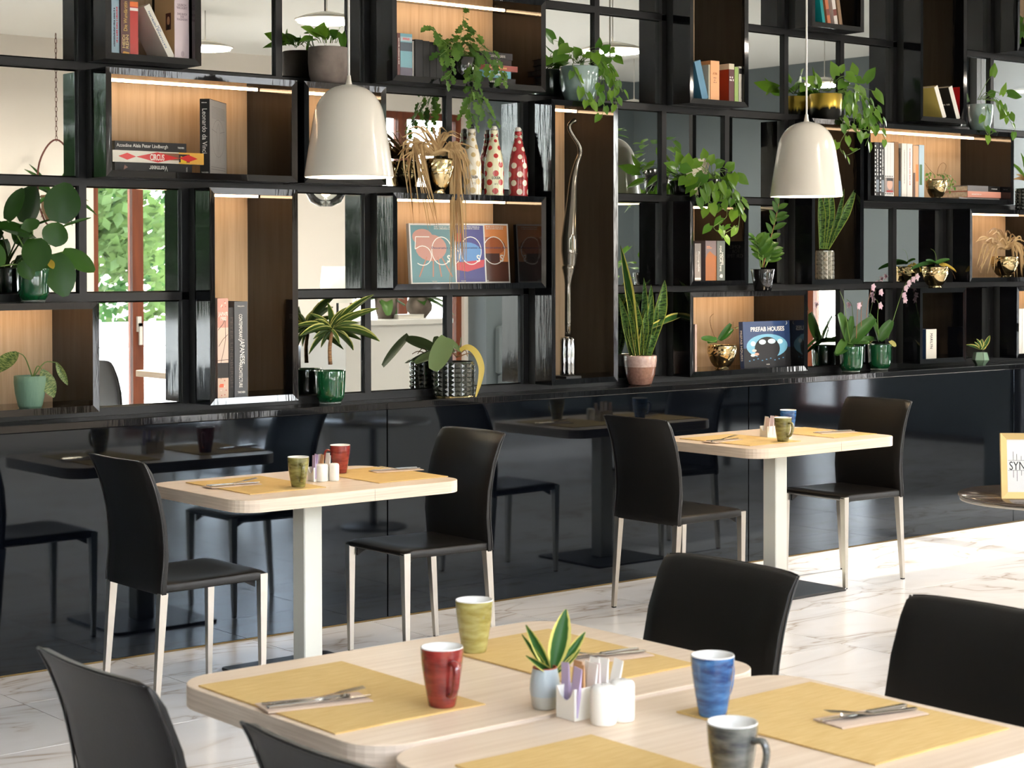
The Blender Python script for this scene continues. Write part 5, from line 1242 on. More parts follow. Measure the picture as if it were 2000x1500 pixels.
# ---- brown pink pot with snake plant
PNK = mat('two tone pink glaze', (150, 112, 98), .25, coat=.5, noise=((132, 96, 84), 90, 3)); PNKT = mat('pale pink glaze', (196, 170, 160), .25, coat=.5, noise=((176, 148, 140), 60, 3))
t, k = pot_thing('potted_plant', 'pink brown two tone pot with a tall snake plant on the ledge', 1250, 689, 754, LEDGE, .11)
r = 33 * k; h = .152
ob('pot', lathe([(0, 0), (r * .62, 0), (r * .7, .006), (r * .86, .05), (r * .95, h * .62)], 44, False) + (PNK, True), t)
ob('pot_collar', lathe([(r * .95, h * .62), (r * 1.0, h * .85), (r, h - .003), (r * .98, h), (r * .93, h - .003), (r * .9, h * .6)], 44, False) + (PNKT, True), t)
ob('soil', lathe([(r * .93, h * .9), (0, h * .93)], 24, False) + (SOIL, True), t)
y = .11
for (B, T, w, nrm, m) in [((1232, 690), (1210, 580), 16, (-.5, -.8, .1), L_SNAKE), ((1236, 690), (1222, 562), 15, (-.3, -.9, .1), L_SNAKE), ((1243, 690), (1212, 478), 18, (-.5, -.8, .1), L_SNAKEV), ((1245, 690), (1258, 542), 15, (-.3, -.9, .1), L_SNAKE), ((1250, 690), (1236, 576), 18, (-.4, -.9, .1), L_SNAKE), ((1254, 690), (1272, 555), 18, (-.4, -.9, .1), L_SNAKE),
                       ((1258, 690), (1274, 575), 15, (-.5, -.8, .1), L_SNAKE), ((1262, 690), (1299, 546), 26, (-.3, -.9, .1), L_SNAKE), ((1240, 660), (1264, 572), 14, (.2, -.9, .2), L_SNAKEV), ((1264, 640), (1342, 612), 15, (-.1, -.8, .6), L_SNAKEV), ((1238, 690), (1228, 600), 14, (-.6, -.8, .1), L_SNAKE), ((1246, 690), (1246, 600), 17, (-.5, -.8, .1), L_SNAKE), ((1256, 690), (1284, 590), 17, (-.3, -.9, .1), L_SNAKE), ((1252, 690), (1262, 606), 16, (-.5, -.8, .1), L_SNAKE), ((1240, 690), (1218, 610), 15, (-.5, -.8, .1), L_SNAKE)]:
    put_leaf(t, P3(B[0], B[1] + 4, y + R.uniform(-.03, .03)), P3(T[0], T[1], y - R.uniform(-.05, .06)), w * k, 'sword', m, nrm, .35, .04)
# ---- two orchids in green glass
for (u, lab, lv, fl, yl) in [(1662, 'green glass orchid pot with faded pink blossoms nearer the blue cover box', [((1660, 668), (1708, 620), 26), ((1656, 668), (1640, 612), 26), ((1664, 668), (1632, 692), 20), ((1650, 664), (1634, 690), 16), ((1668, 668), (1690, 640), 18), ((1655, 670), (1700, 668), 14), ((1652, 668), (1664, 618), 16)],
                         [([(1660, 668), (1654, 630), (1648, 590), (1640, 568)], []), ([(1672, 668), (1674, 620), (1676, 590)], [(1676, 596)]), ([(1690, 650), (1694, 600), (1702, 562)], [(1704, 560), (1719, 570)]), ([(1682, 650), (1682, 610), (1684, 588)], [])], None),
                        (1717, 'green glass orchid pot with a tall bending pink spray', [((1716, 664), (1742, 626), 22), ((1714, 664), (1700, 614), 20), ((1720, 664), (1738, 640), 16), ((1708, 664), (1682, 664), 14)],
                         [([(1734, 662), (1746, 620), (1766, 560), (1780, 542)], [(1764, 576), (1768, 562), (1774, 552), (1782, 545), (1790, 540), (1766, 585)]), ([(1716, 660), (1714, 620), (1716, 596), (1712, 585)], [(1718, 596)])], (1745, 672))]:
    vb, vt = (730, 672) if u == 1662 else (725, 668)
    yy = .09 if u == 1662 else .13
    t, k = pot_thing('potted_orchid', lab, u, vt, vb, LEDGE, yy, 'orchids in green glass')
    green_pot(t, 24.5 * k, .150)
    for (B, T, w) in lv: put_leaf(t, P3(B[0], B[1], yy), P3(T[0], T[1], yy - R.uniform(0, .07)), w * k, 'strap', L_ORCH, (-.3, -.7, .6), .25, .15)
    for P, blooms in fl:
        stem(t, [P3(a, b_, yy - .02 - .01 * i) for i, (a, b_) in enumerate(P)], .0024, STEMP if len(P) == 3 else STEMG)
        for (a, b_) in blooms:
            c0 = P3(a, b_, yy - .05)
            for q in range(5):
                an = q * 1.2566 + R.uniform(-.3, .3); put_leaf(t, c0, c0 + Vector((math.cos(an) * .022, -.012, math.sin(an) * .022 - .004)), .020, 'heart', PETAL, (-.3, -.9, .2), .3, .5)
    if yl: put_leaf(t, P3(1738, 666, yy), P3(yl[0] + 4, yl[1] + 4, yy - .04), 12 * k, 'strap', L_YEL, (-.3, -.8, .5))
# ---- gold pots
t, k = pot_thing('potted_plant', 'gold mercury glass pot with an orchid stub beside the blue cover book', 1410, 667, 721, fz(0), .13)
mercury_pot(t, 28.5 * k, .132, 3); y = .13
stem(t, [P3(1400, 668, y), P3(1389, 640, y), P3(1387, 620, y), P3(1394, 613, y)], .0022, STEMB, n=2); stem(t, [P3(1416, 666, y), P3(1430, 655, y), P3(1432, 628, y)], .0016, STEMB)
for B, T, w in (((1404, 664), (1428, 632), 12), ((1406, 664), (1432, 642), 11), ((1398, 666), (1373, 660), 14), ((1400, 662), (1384, 668), 10), ((1433, 640), (1438, 640), 14)): put_leaf(t, P3(B[0], B[1], y), P3(T[0], T[1], y - .03), w * k, 'strap', L_DARK, (-.3, -.8, .4), .25, .3)
t, k = pot_thing('potted_plant', 'gold mercury glass pot with small orchid above the white book box', 1826, 518, 562, tz(1), .085)
mercury_pot(t, 26 * k, .128, 4); y = .085
for B, T, w, m in (((1822, 516), (1784, 520), 10, L_DARK), ((1826, 516), (1856, 504), 10, L_DARK), ((1828, 516), (1812, 506), 9, L_DARK), ((1838, 516), (1870, 528), 9, L_YEL), ((1834, 516), (1848, 520), 12, L_YEL)): put_leaf(t, P3(B[0], B[1], y), P3(T[0], T[1], y - .03), w * k, 'strap', m, (-.2, -.6, .7), .3, .4)
stem(t, [P3(1830, 516, y), P3(1828, 500, y), P3(1824, 490, y), P3(1818, 486, y)], .0014); stem(t, [P3(1852, 520, y), P3(1862, 535, y - .03), P3(1866, 545, y - .03)], .0014, BARKC)
t, k = pot_thing('potted_plant', 'gold mercury glass pot with trailing succulent in the three-wide box', 1829, 343, 385, fz(2), .1)
mercury_pot(t, 21 * k, .118, 5); y = .1
for P, n_ in [([(1830, 342), (1850, 345), (1858, 360), (1852, 375)], 9), ([(1832, 342), (1846, 340), (1862, 350), (1862, 368)], 9), ([(1826, 342), (1815, 338), (1812, 350)], 6), ([(1835, 342), (1850, 352), (1846, 372)], 8)]: vine(t, [P3(u, v, y - .02 - .015 * i) for i, (u, v) in enumerate(P)], n_, 8 * k, L_POTHOS, 'heart', .001)
for P in ([(1826, 342), (1815, 330), (1806, 318)], [(1830, 342), (1834, 325), (1842, 318), (1848, 324), (1844, 338)]): stem(t, [P3(u, v, y) for u, v in P], .0014, STEMB)
def dry_plant(t, k, y, mouth, tips, m=L_DRY, w=4.5):
    for (T, bd) in tips:
        c0 = P3(mouth[0] + R.uniform(-10, 10), mouth[1], y); tp = P3(T[0], T[1], y - R.uniform(.03, .10))
        mid = P3((mouth[0] + T[0]) / 2 + bd, min(mouth[1], T[1]) - abs(bd) * .6 - 4, y - .03)
        C = curve_pts([c0, mid, tp], 5); V, F, U = [], [], []
        for i, p in enumerate(C):
            f = i / (len(C) - 1); d = (C[min(i + 1, len(C) - 1)] - C[max(i - 1, 0)]).normalized(); s = d.cross(Vector((-.5, -.8, .2))).normalized() * (w * k * .5 * (1 - f) ** .6 + .0004)
            a = len(V); V += [p - s - t.location, p + Vector((-.3, -.5, -.1)).normalized() * -.0012 - t.location, p + s - t.location]; U += [(0, f), (.5, f), (1, f)]
            if i: F += [(a - 3, a - 2, a + 1, a), (a - 2, a - 1, a + 2, a + 1)]
        ob('leaf', (V, F, m, True, U), t)
t, k = pot_thing('potted_plant', 'gold mercury glass pot with long dried straw leaves above the design books', 855, 303, 378, TOPR2, .06)
mercury_pot(t, 31 * k, .165, 6)
tips = [((R.uniform(768, 835), R.uniform(285, 372)), R.uniform(-18, -4)) for _ in range(16)] + [((R.uniform(893, 932), R.uniform(285, 378)), R.uniform(6, 16)) for _ in range(12)] + [((R.uniform(800, 862), R.uniform(380, 455)), R.uniform(-40, -22)) for _ in range(16)]
dry_plant(t, k, .06, (842, 303), tips, w=5)
tips = [((R.uniform(876, 912), R.uniform(410, 570)), R.uniform(-2, 12)) for _ in range(30)] + [((R.uniform(896, 920), R.uniform(380, 450)), R.uniform(0, 14)) for _ in range(5)]
dry_plant(t, k, .06, (872, 303), tips, w=5.5)
tips = [((R.uniform(775, 905), R.uniform(252, 292)), R.uniform(-8, 8)) for _ in range(20)]
dry_plant(t, k, .06, (856, 302), tips, w=5)
t, k = pot_thing('potted_plant', 'gold mercury glass pot with dried grass in the right edge box', 1962, 487, 540, fz(1), .11)
mercury_pot(t, 27 * k, .135, 7)
dry_plant(t, k, .11, (1962, 486), [((R.uniform(1905, 1950), R.uniform(470, 535)), R.uniform(-14, 2)) for _ in range(22)] + [((R.uniform(1975, 2010), R.uniform(470, 550)), R.uniform(0, 12)) for _ in range(26)] + [((R.uniform(1925, 1990), R.uniform(452, 480)), R.uniform(-4, 4)) for _ in range(12)])
# ---- zz plant, snake plant in studded glass, geometric glass, dark pot at the edge
t, k = pot_thing('potted_plant', 'slim black pot with a zz plant above the blue cover box', 1490, 521, 566, tz(1), .085)
r = 24 * k; h = .118
pot_lathe(t, [(0, 0), (r * .66, 0), (r * .7, .004), (r, h - .002), (r * .98, h), (r * .94, h - .003), (r * .8, h * .5)], BLK, h * .9, r * .92)
y = .085
for P, n_ in [([(1490, 522), (1498, 490), (1512, 440), (1522, 392)], 15), ([(1486, 522), (1480, 490), (1474, 462)], 11), ([(1494, 522), (1502, 505), (1510, 486)], 10), ([(1488, 522), (1490, 495), (1484, 470)], 10)]:
    C = curve_pts([P3(u, v, y - .01 * i) for i, (u, v) in enumerate(P)], 6); stem(t, [P3(u, v, y - .01 * i) for i, (u, v) in enumerate(P)], .004, STEMG if n_ != 15 else STEMB)
    for i in range(n_):
        f = .25 + .75 * (i + .5) / n_; p = C[min(len(C) - 2, int(f * (len(C) - 1)))]; d = (C[-1] - C[0]).normalized(); s = d.cross(Vector((-.4, -.8, .2))).normalized() * (1 if i % 2 else -1)
        put_leaf(t, p, p + (s * .8 + d * .75 + Vector((R.uniform(-.2, .2), -.3, 0))).normalized() * 29 * k * R.uniform(.75, 1.05), 12 * k, 'lance', L_ZZ, (-.4, -.7, .5), .3, .1)
t, k = pot_thing('potted_plant', 'tall square studded glass pot with snake plant in the tall dark box', 1611, 480, 541, fz(1), .085)
studded_pot(t, 18.5 * k, .165, 12, 6, mat('clear grey studded glass', (140, 138, 128), .08, .4, coat=1.0)); y = .085
for (B, T, w) in (((1602, 482), (1600, 372), 17), ((1608, 482), (1625, 372), 19), ((1612, 482), (1672, 366), 19), ((1614, 482), (1649, 368), 11), ((1606, 482), (1612, 360), 15)): put_leaf(t, P3(B[0], B[1] + 4, y + R.uniform(-.02, .02)), P3(T[0], T[1], y - R.uniform(-.02, .05)), w * k, 'sword', L_SNAKE, (-.4, -.9, .1), .3, .02)
t, k = pot_thing('potted_plant', 'small faceted green glass pot with a yellow edged succulent on the ledge', 1915, 684, 713, LEDGE, .08)
r = 17 * k
ob('pot', lathe([(0, 0), (r * .55, 0), (r * .98, .03), (r * .74, .076), (r * .7, .076), (r * .6, .03)], 6, False) + (mat('pale green glass', (130, 160, 136), .08, coat=.7),), t)
ob('metal_edges', join(*[tube([(r * .57 * math.cos(a), r * .57 * math.sin(a), .001), (r * math.cos(a), r * math.sin(a), .03), (r * .75 * math.cos(a), r * .75 * math.sin(a), .077)], .0013, 4) for a in [i * math.pi / 3 for i in range(6)]]) + (BASEP,), t)
ob('soil', lathe([(r * .68, .066), (0, .07)], 12, False) + (SOIL, True), t)
for (B, T, w) in (((1913, 683), (1888, 673), 7), ((1914, 683), (1918, 662), 10), ((1918, 683), (1934, 655), 9), ((1912, 683), (1904, 668), 7), ((1916, 683), (1908, 662), 8), ((1919, 683), (1926, 672), 7)): put_leaf(t, P3(B[0], B[1], .08), P3(T[0], T[1], .07), w * k, 'lance', L_SNAKEV, (-.3, -.8, .4), .4, .15)
t, k = pot_thing('potted_plant', 'dark studded pot with dry brown leaves at the right edge above the gold pot box', 2004, 354, 404, TOPR2, .09)
studded_pot(t, 21 * k, .14, 14, 6)
for (T, m) in (((1990, 338), L_DRY), ((1984, 346), L_DRY), ((1998, 340), L_DRY), ((1981, 314), L_POTHOS), ((2000, 300), L_POTHOS)): put_leaf(t, P3(2002, 354, .09), P3(T[0], T[1], .06), 8 * k, 'lance', m, (-.3, -.7, .6), .3, .5)
# ---- small plant on the front table
p = Pz(1068, 1388, TZ) + Vector((.5209, .8536, 0)) * .022
t = thing('potted_plant', 'tiny yellow edged snake plant in a grey blue pot on the front table', 'potted plant', (p.x, p.y, TZ)); k = mpp(p)
PB = mat('grey blue stoneware', (172, 184, 190), .3, coat=.4); PBB = mat('raw stoneware', (186, 186, 176), .7); TERR = mat('terracotta rim', (150, 78, 54), .8)
r = .0285; h = .080
ob('pot', lathe([(r * .98, h * .32), (r * 1.04, h * .45), (r * 1.0, h * .7), (r * .86, h - .006), (r * .84, h - .002)], 36, False) + (PB, True), t)
ob('pot_base', lathe([(0, 0), (r * .78, 0), (r * .88, .006), (r * .98, h * .32)], 36, False) + (PBB, True), t)
ob('pot_rim', lathe([(r * .84, h - .002), (r * .82, h), (r * .72, h), (r * .7, h - .012)], 36, False) + (TERR, True), t)
ob('soil', lathe([(r * .72, h - .01), (0, h - .008)], 20, False) + (SOIL, True), t)
def PT(u, v, dy=0): return Py(u, v, p.y + dy)
for (B, T, w, dy) in (((1078, 1312), (1106, 1190), 42, 0), ((1074, 1312), (1028, 1222), 21, .0), ((1084, 1312), (1144, 1234), 20, -.01), ((1070, 1312), (1020, 1240), 12, .01), ((1082, 1316), (1029, 1282), 14, -.025), ((1066, 1308), (1042, 1244), 10, .02), ((1086, 1316), (1134, 1268), 12, -.02)):
    put_leaf(t, PT(B[0], B[1]), PT(T[0], T[1], dy), w * k, 'lance', L_SNAKEV, (-.55, -.8, .1), .35, .12)
# ================================================================ BOTTLES, VASE
def dots_mat(name, base, dot):
    m = bpy.data.materials.new(name); m.use_nodes = True; n, l = m.node_tree.nodes, m.node_tree.links; b = n['Principled BSDF']
    b.inputs['Roughness'].default_value = .18; b.inputs['Coat Weight'].default_value = .6; b.inputs['Base Color'].default_value = lin(base)
    MATS[name] = m; return m
def bottle(u, label, base, dot, labelcol, cap):
    vb, y = 382 if u > 980 else 380, .075
    q = Py(u, vb, y); t = thing('swing_top_bottle', label, 'bottle', (q.x, y, TOPR2), 0, 'dotted swing top bottles')
    r = .0465
    pr = [(0, 0), (r * .92, 0), (r, .006), (r, .135), (r * .985, .15), (r * .86, .19), (r * .62, .235), (r * .44, .27), (r * .36, .292), (r * .36, .30), (r * .40, .302), (r * .40, .312), (r * .3, .314)]
    C = [(v.x, v.z) for v in curve_pts([Vector((a, 0, z)) for a, z in pr], 2)]
    def rad(z):
        for (a, z0), (b_, z1) in zip(pr[1:-1], pr[2:]):
            if z0 <= z <= z1 and z1 > z0: return a + (b_ - a) * (z - z0) / (z1 - z0)
        return r
    ob('body', lathe(C, 40, False) + (mat('bottle %s %s %s' % base, base, .2, coat=.6), True), t)
    DM = mat('bottle dot %s %s %s' % dot, dot, .25, coat=.5)
    ca = math.atan2(-.8536, -.5209)
    for z, off in ((.022, .0), (.064, .63), (.106, .05), (.148, .66), (.19, .1), (.228, .8), (.262, .2), (.288, .9)):
        for i in range(5 if z < .16 else 4):
            a0 = ca + off + i * 2 * math.pi / (5 if z < .16 else 4); R0 = .0145 if z < .16 else .0115 if z < .24 else .008; V = []; nn = 16
            V.append(((rad(z) + .0009) * math.cos(a0), (rad(z) + .0009) * math.sin(a0), z))
            for ring in (.5, 1):
                for j in range(nn):
                    zz = z + R0 * ring * math.sin(2 * math.pi * j / nn); rr = rad(zz) + .0009; aa = a0 + R0 * ring * math.cos(2 * math.pi * j / nn) / rad(z); V.append((rr * math.cos(aa), rr * math.sin(aa), zz))
            F = [(0, 1 + j, 1 + (j + 1) % nn) for j in range(nn)] + [(1 + j, 1 + nn + j, 1 + nn + (j + 1) % nn, 1 + (j + 1) % nn) for j in range(nn)]
            ob('dot', (V, F, DM, True), t)
    # lettering on the belly, facing the camera
    a0 = ca + .1; nrm = Vector((math.cos(a0), math.sin(a0), 0)); xx = Vector((-math.sin(a0), math.cos(a0), 0))
    text(t, 'LOLEA', frame3(nrm * (r + .0012) + Vector((0, 0, .085)), xx, Z_, nrm), cv(labelcol, .5), h=.013, w=.042, bold=.02)
    text(t, 'N\u00ba 2', frame3(nrm * (r + .0012) + Vector((0, 0, .055)), xx, Z_, nrm), cv(labelcol, .5), h=.008, w=.016)
    ob('stopper', lathe([(0, .314), (.011, .314), (.014, .318), (.014, .328), (.010, .334), (0, .335)], 20, False) + (mat('ceramic stopper', (226, 222, 212), .3) if not cap else mat('black stopper', (26, 26, 26), .4), True), t)
    W = [tube([(s * .019, 0, .27), (s * .021, 0, .30), (s * .017, 0, .325), (0, 0, .329)], .0012, 5) for s in (-1, 1)] + [tube([(.021 * math.cos(a), .021 * math.sin(a), .288) for a in [i * math.pi / 8 for i in range(17)]], .0012, 5)]
    V, F = join(*W); rot = Matrix.Rotation(ca + math.pi / 2, 3, 'Z'); ob('wire_bail', ([rot @ v for v in V], F, STEEL), t)
bottle(921, 'cream bottle with gold dots on the design book box', (226, 218, 200), (196, 170, 116), (40, 36, 36), True)
bottle(965, 'pale yellow bottle with red dots in the middle of three', (226, 222, 186), (176, 40, 38), (40, 36, 36), False)
bottle(1012, 'red bottle with cream dots at the right of three', (158, 34, 40), (226, 216, 196), (120, 24, 30), False)
def glass_vase():
    y = .10; q = Py(1108, 715, y)
    t = thing('glass_vase', 'twisted smoky glass horn vase standing on a chrome base in the tallest box', 'vase', (q.x, y, fz(0)))
    SM = mat('smoky silver glass', (104, 98, 86), .07, .75, coat=1.0); CHR = mat('chrome base', (186, 186, 186), .08, 1.0)
    k = mpp((q.x, y, 1.6)); o = t.location
    pts = [(1109, 655, 6.5), (1109, 560, 6), (1110, 532, 11), (1110, 524, 13), (1111, 520, 12), (1112, 510, 14), (1112, 490, 16.5), (1112, 465, 16), (1114, 430, 13), (1117, 390, 10), (1120, 350, 7.5), (1127, 318, 5.5), (1133, 300, 4.8), (1131, 284, 4.5), (1121, 268, 4.2), (1113, 254, 4), (1112, 245, 4), (1118, 238, 4.4), (1123, 235, 5)]
    P = [Py(u, v, y) - o for u, v, r in pts]; C = curve_pts(P, 4)
    rr = []
    for i in range(len(C)):
        f = i / 4; a = int(f); b_ = min(a + 1, len(pts) - 1); rr.append((pts[a][2] + (pts[b_][2] - pts[a][2]) * (f - a)) * k)
    ob('horn', tube(C, rr, 18) + (SM, True), t)
    z = Py(1109, 657, y).z - fz(0) - .014
    ob('base_tube', join(*[lathe([(.0, 0.0), (.017, 0.0), (.019, .01), (.018, z - .02), (.014, z), (0, z)], 18, False)]) + (CHR, True), t, loc=(0, 0, .014))
    for i in range(6):
        a = i * math.pi / 3; ob('flute', lathe([(0, 0), (.012, 0), (.0145, .01), (.0135, z - .02), (.008, z - .004), (0, z - .004)], 14, False) + (CHR, True), t, loc=(.024 * math.cos(a), .024 * math.sin(a), .014))
    ob('plinth', rbox(-.05, .05, -.05, .05, 0, .014, .002) + (BASEP,), t)
glass_vase()
# ================================================================ THE ROOM BEHIND THE CAMERA (seen in the mirrors)
def V2(u, v, d):
    """real point whose mirror image is met at pixel (u, v), d metres along the view axis"""
    p = CAM + _ray(u, v) * (d / _ray(u, v).dot(FWD)); return Vector((p.x, 2 * YM - p.y, p.z))
# hanging planter on a chain
p = V2(104, 400, 15.9)
t = thing('hanging_planter', 'hanging planter with spider plant on a long chain by the rear wall', 'planter', (p.x, -7.6, p.z))
CH = mat('rusty chain', (96, 52, 44), .6, .4)
n_ = int((ZC - p.z - .55) / .042)
lk = mesh('chain_link', tube([(.009 * math.cos(a), 0, .025 * math.sin(a)) for a in [i * math.pi / 6 for i in range(13)]], .0028, 4), CH)
for i in range(n_): ob('chain_link', lk, t, (0, 0, .57 + .042 * i), (0, 0, (i % 2) * math.pi / 2))
ob('hoop', tube(curve_pts([(-.17, 0, .0), (-.17, 0, .3), (-.1, 0, .48), (0, 0, .56), (.1, 0, .48), (.17, 0, .3), (.17, 0, 0), (.1, 0, -.16), (0, 0, -.2), (-.1, 0, -.16), (-.17, 0, 0)], 4), .008, 6) + (CH,), t)
ob('pot', lathe([(0, -.14), (.09, -.14), (.13, -.04), (.135, .08), (.125, .08)], 24, False) + (mat('wooden planter', (126, 96, 66), .7), True), t)
for i in range(34):
    a = R.uniform(0, 6.28); L = R.uniform(.15, .38); c0 = t.location + Vector((0, 0, .08)); put_leaf(t, c0 + Vector((math.cos(a) * .05, math.sin(a) * .05, 0)), c0 + Vector((math.cos(a) * L, math.sin(a) * L, R.uniform(-.25, .3))), .03, 'lance', L_DARK, (0, 0, 1), .3, .5)
# smoke detector, saucer lamps, then added fill saucers
p = V2(432, 22, 13.2)
t = thing('smoke_detector', 'round white smoke detector on the ceiling', 'smoke detector', (p.x, p.y, ZC))
ob('base', lathe([(0, 0), (.07, 0), (.07, -.03), (.06, -.045)], 32, False) + (PORC, True), t); ob('sensor', lathe([(.06, -.045), (.04, -.07), (0, -.075)], 32, False) + (mat('detector grille', (170, 168, 160), .5), True), t)
SAUC = mat('saucer glow', (255, 244, 226), .5, emit=(255, 236, 208), estr=.9)
def saucer(u, v, d, label, r=.22):
    p = V2(u, v, d); t = thing('saucer_lamp', label, 'lamp', p, 0, 'flat saucer pendants')
    ob('disc', lathe([(.02, .055), (.05, .05), (r * .7, .025), (r, .0), (r * .98, -.006)], 40, False) + (SHADE, True), t); ob('diffuser', lathe([(r * .98, -.006), (r * .5, -.012), (0, -.014)], 40, False) + (SAUC, True), t)
    ob('cord', tube([(0, 0, .05), (0, 0, ZC - p.z)], .004, 6) + (CORD,), t)
    l = bpy.data.lights.new('saucer_light', 'AREA'); l.shape = 'DISK'; l.size = r * 1.8; l.energy = 24; l.color = (1, .9, .78)
    u_ = bpy.data.lights.new('fill_uplight', 'POINT'); u_.energy = 24; u_.color = (1, .94, .86); u_.shadow_soft_size = 0  # bulbless point light added above the disc to brighten the ceiling
    uo = bpy.data.objects.new('fill_uplight', u_); COL.objects.link(uo); uo.parent = t; uo.location = (0, 0, .12)
    lo = bpy.data.objects.new('saucer_light', l); COL.objects.link(lo); lo.parent = t; lo.location = (0, 0, -.02)
saucer(637, 38, 12.5, 'flat saucer lamp seen in the mirror above the grey concrete pot')
saucer(400, 92, 14.5, 'flat saucer lamp seen in the mirror right of the top left box')
def fill_saucer(x, y, z, label):  # extra lamps added as fill to brighten the mirrored walls
    global V2
    keep = V2; V2 = lambda u, v, d: Vector((x, y, z)); saucer(0, 0, 0, label); V2 = keep
for x, y, lab in ((5.2, -6.6, 'added fill saucer lamp over the front of the room by the rear windows'), (9.3, -5.4, 'added fill saucer lamp above the white counter'), (12.2, -3.4, 'added fill saucer lamp near the far blue grey wall'), (12.4, -6.0, 'added fill saucer lamp over the dark bench'), (7.4, -6.4, 'added fill saucer lamp over the rear window table')): fill_saucer(x, y, 3.15, lab)
saucer(1195, 97, 12.5, 'flat saucer lamp seen in the mirror behind the celadon pot pothos')
# clear glass pendant
p = V2(635, 403, 13)
t = thing('glass_pendant', 'clear glass globe pendant with warm bulb seen in a small mirror', 'lamp', p)
GL = glassmat('pendant glass', (236, 240, 240), 1.6)
ob('globe', lathe([(.05, 0), (.11, .03), (.145, .10), (.13, .18), (.08, .24), (.03, .27)], 32, False) + (GL, True), t); ob('bulb', lathe([(0, .06), (.03, .08), (.04, .12), (.02, .18), (0, .2)], 16, False) + (BULB, True), t)
ob('cord', tube([(0, 0, .2), (0, 0, ZC - p.z)], .006, 6) + (BASEP,), t)
# chairs and a table by the rear window
p = V2(262, 830, 13.6)
for dx, dy, rz, lab in ((0, 0, .05, 'chair by the rear window seen nearest in the low left mirror'), (.62, .55, .2, 'chair beyond the window table seen at the mirror edge'), (1.75, -1.0, PI, 'chair on the far side of the window table in the mirror')):
    dup(chair0, (p.x + dx, p.y + dy, 0), rz, lab)
dup(tb, (p.x + .9, p.y - .55, 0), math.pi / 2, 'light wood table by the rear window')
# white counter with plants
c_ = V2(790, 690, 14.0); top = 1.19
WLAC = mat('white lacquer', (232, 232, 230), .35)
t = thing('white_counter', 'white lacquered counter standing before the rear windows', 'counter', (c_.x, c_.y, 0))
ob('body', rbox(-.75, .2, -.3, .3, 0, top - .04) + (WLAC,), t); ob('counter_top', rbox(-.77, .22, -.32, .32, top - .04, top, .005) + (WLAC,), t); ob('plinth', box(-.7, .15, -.28, .28, 0, .004) + (BASEP,), t)
for x, r, h, kind, lab in ((-.25, .085, .16, 'strap', 'grey clay pot with broad leaves on the white counter'), (.06, .10, .16, 'heart', 'round grey bowl pot with pale leafy plant on the white counter')):
    q = Vector((c_.x + x, c_.y + .1, top)); tt = thing('potted_plant', lab, 'potted plant', q)
    pot_lathe(tt, [(0, 0), (r * .7, 0), (r * .95, h * .5), (r, h), (r * .9, h)] if kind == 'strap' else [(0, 0), (r * .5, 0), (r * .95, h * .35), (r, h * .6), (r * .75, h), (r * .68, h)], CONC, h * .9, r * .7)
    for i in range(16):
        a = R.uniform(0, 6.28); L = R.uniform(.12, .3); put_leaf(tt, q + Vector((0, 0, h)), q + Vector((math.cos(a) * L, math.sin(a) * L, h + R.uniform(-.12, .25))), .09, kind, L_ORCH, (0, 0, 1), .2, .5)
Book('white book lying on the white counter', .03, .17, .24, (230, 230, 228), Matrix.Translation((c_.x - .22, c_.y + .05, top + .031)) @ Matrix.Rotation(math.pi / 2, 4, 'Y'), pages=PAGEW)
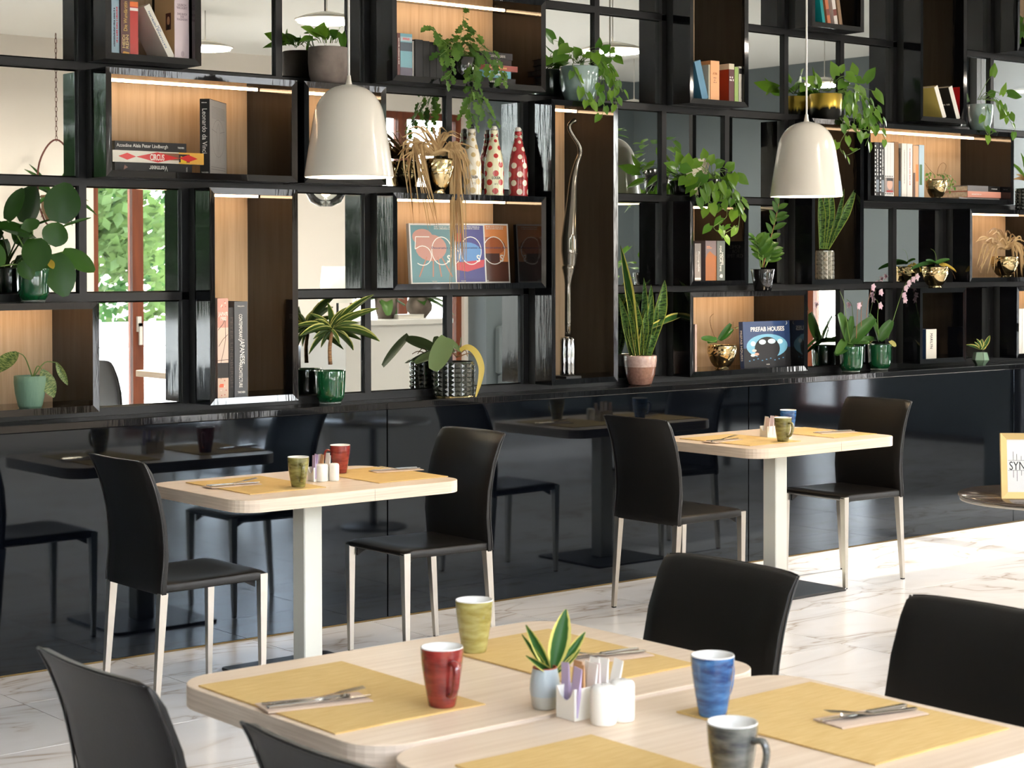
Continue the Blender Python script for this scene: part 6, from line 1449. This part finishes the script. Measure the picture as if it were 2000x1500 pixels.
# bench with a blue cushion, floor lamp
t = thing('bench', 'dark upholstered bench against the blue grey corner wall', 'bench', (12.9, -7.35, 0))
ob('seat', rbox(-.9, .9, -.3, .3, .12, .45, .02) + (BLUEGREY,), t); ob('backrest', rbox(-.9, .9, -.34, -.24, .45, .95, .02) + (BLUEGREY,), t)
for x in (-.8, .8): ob('leg', box(x - .03, x + .03, -.2, .2, 0, .12) + (BASEP,), t)
p = V2(945, 690, 15.6)
ci = join(prism(rrect(-.22, .22, -.2, .2, .05, 4), -.05, .05, .03))
tag(ob('cushion', ci + (mat('blue cushion', (54, 92, 138), .8), True), None, (p.x + .6, -7.5, .66), (math.radians(78), 0, 0)), 'blue square cushion on the dark bench', 'cushion')
p = V2(658, 548, 15.2)
t = thing('floor_lamp', 'slim floor lamp with a white drum shade by the rear pier', 'lamp', (p.x, p.y, 0))
ob('base', lathe([(0, 0), (.13, 0), (.13, .015), (0, .02)], 32, False) + (BASEP, True), t); ob('pole', tube([(0, 0, .02), (0, 0, 1.45)], .011, 8) + (BASEP,), t)
ob('lamp_shade', lathe([(.16, 1.28), (.13, 1.58), (.125, 1.58), (.155, 1.28)], 32, False) + (PORC, True), t)
# open plant stand, its plants show in the mirror beside the tall vase box
p = V2(1262, 300, 14.2)
t = thing('plant_stand', 'open black plant stand with three shelves in the far part of the room', 'shelf', (p.x, p.y, 0))
for x in (-.7, .7):
    for y in (-.2, .2): ob('post', box(x - .02, x + .02, y - .02, y + .02, 0, 2.9) + (MATTE,), t)
for z in (.5, 1.3, 2.1): ob('shelf_board', box(-.72, .72, -.22, .22, z, z + .03) + (MATTE,), t)
for x, z, lab in ((-.45, 2.13, 'pothos on the top board of the plant stand'), (.1, 2.13, 'second pothos beside it on the top board of the plant stand'), (.0, 1.33, 'leafy pot on the middle board of the plant stand')):
    q = Vector((p.x + x, p.y, z)); tt = thing('potted_plant', lab, 'potted plant', q); pot_lathe(tt, tumbler(.08, .11, .2), BLK, .18, .1)
    for i in range(46):
        a = R.uniform(0, 6.28); L = R.uniform(.1, .34); b0 = q + Vector((math.cos(a) * L * .7, math.sin(a) * L * .7, .2 + R.uniform(-.28, .28))); put_leaf(tt, b0, b0 + Vector((math.cos(a) * .08, math.sin(a) * .08, R.uniform(-.1, .04))), .075, 'heart', L_POTHOS, (math.cos(a) * .4, math.sin(a) * .4, .8))
for i, x in enumerate((.42, .46)): Book('blue book leaning on the plant stand top board' if i else 'cream book leaning on the plant stand top board', .035, .16, .3, (60, 98, 140) if i else (214, 204, 180), Matrix.Translation((p.x + x, p.y - .05, 2.131 + .012)) @ Matrix.Rotation(math.radians(20), 4, 'Y'))
fit_texts()
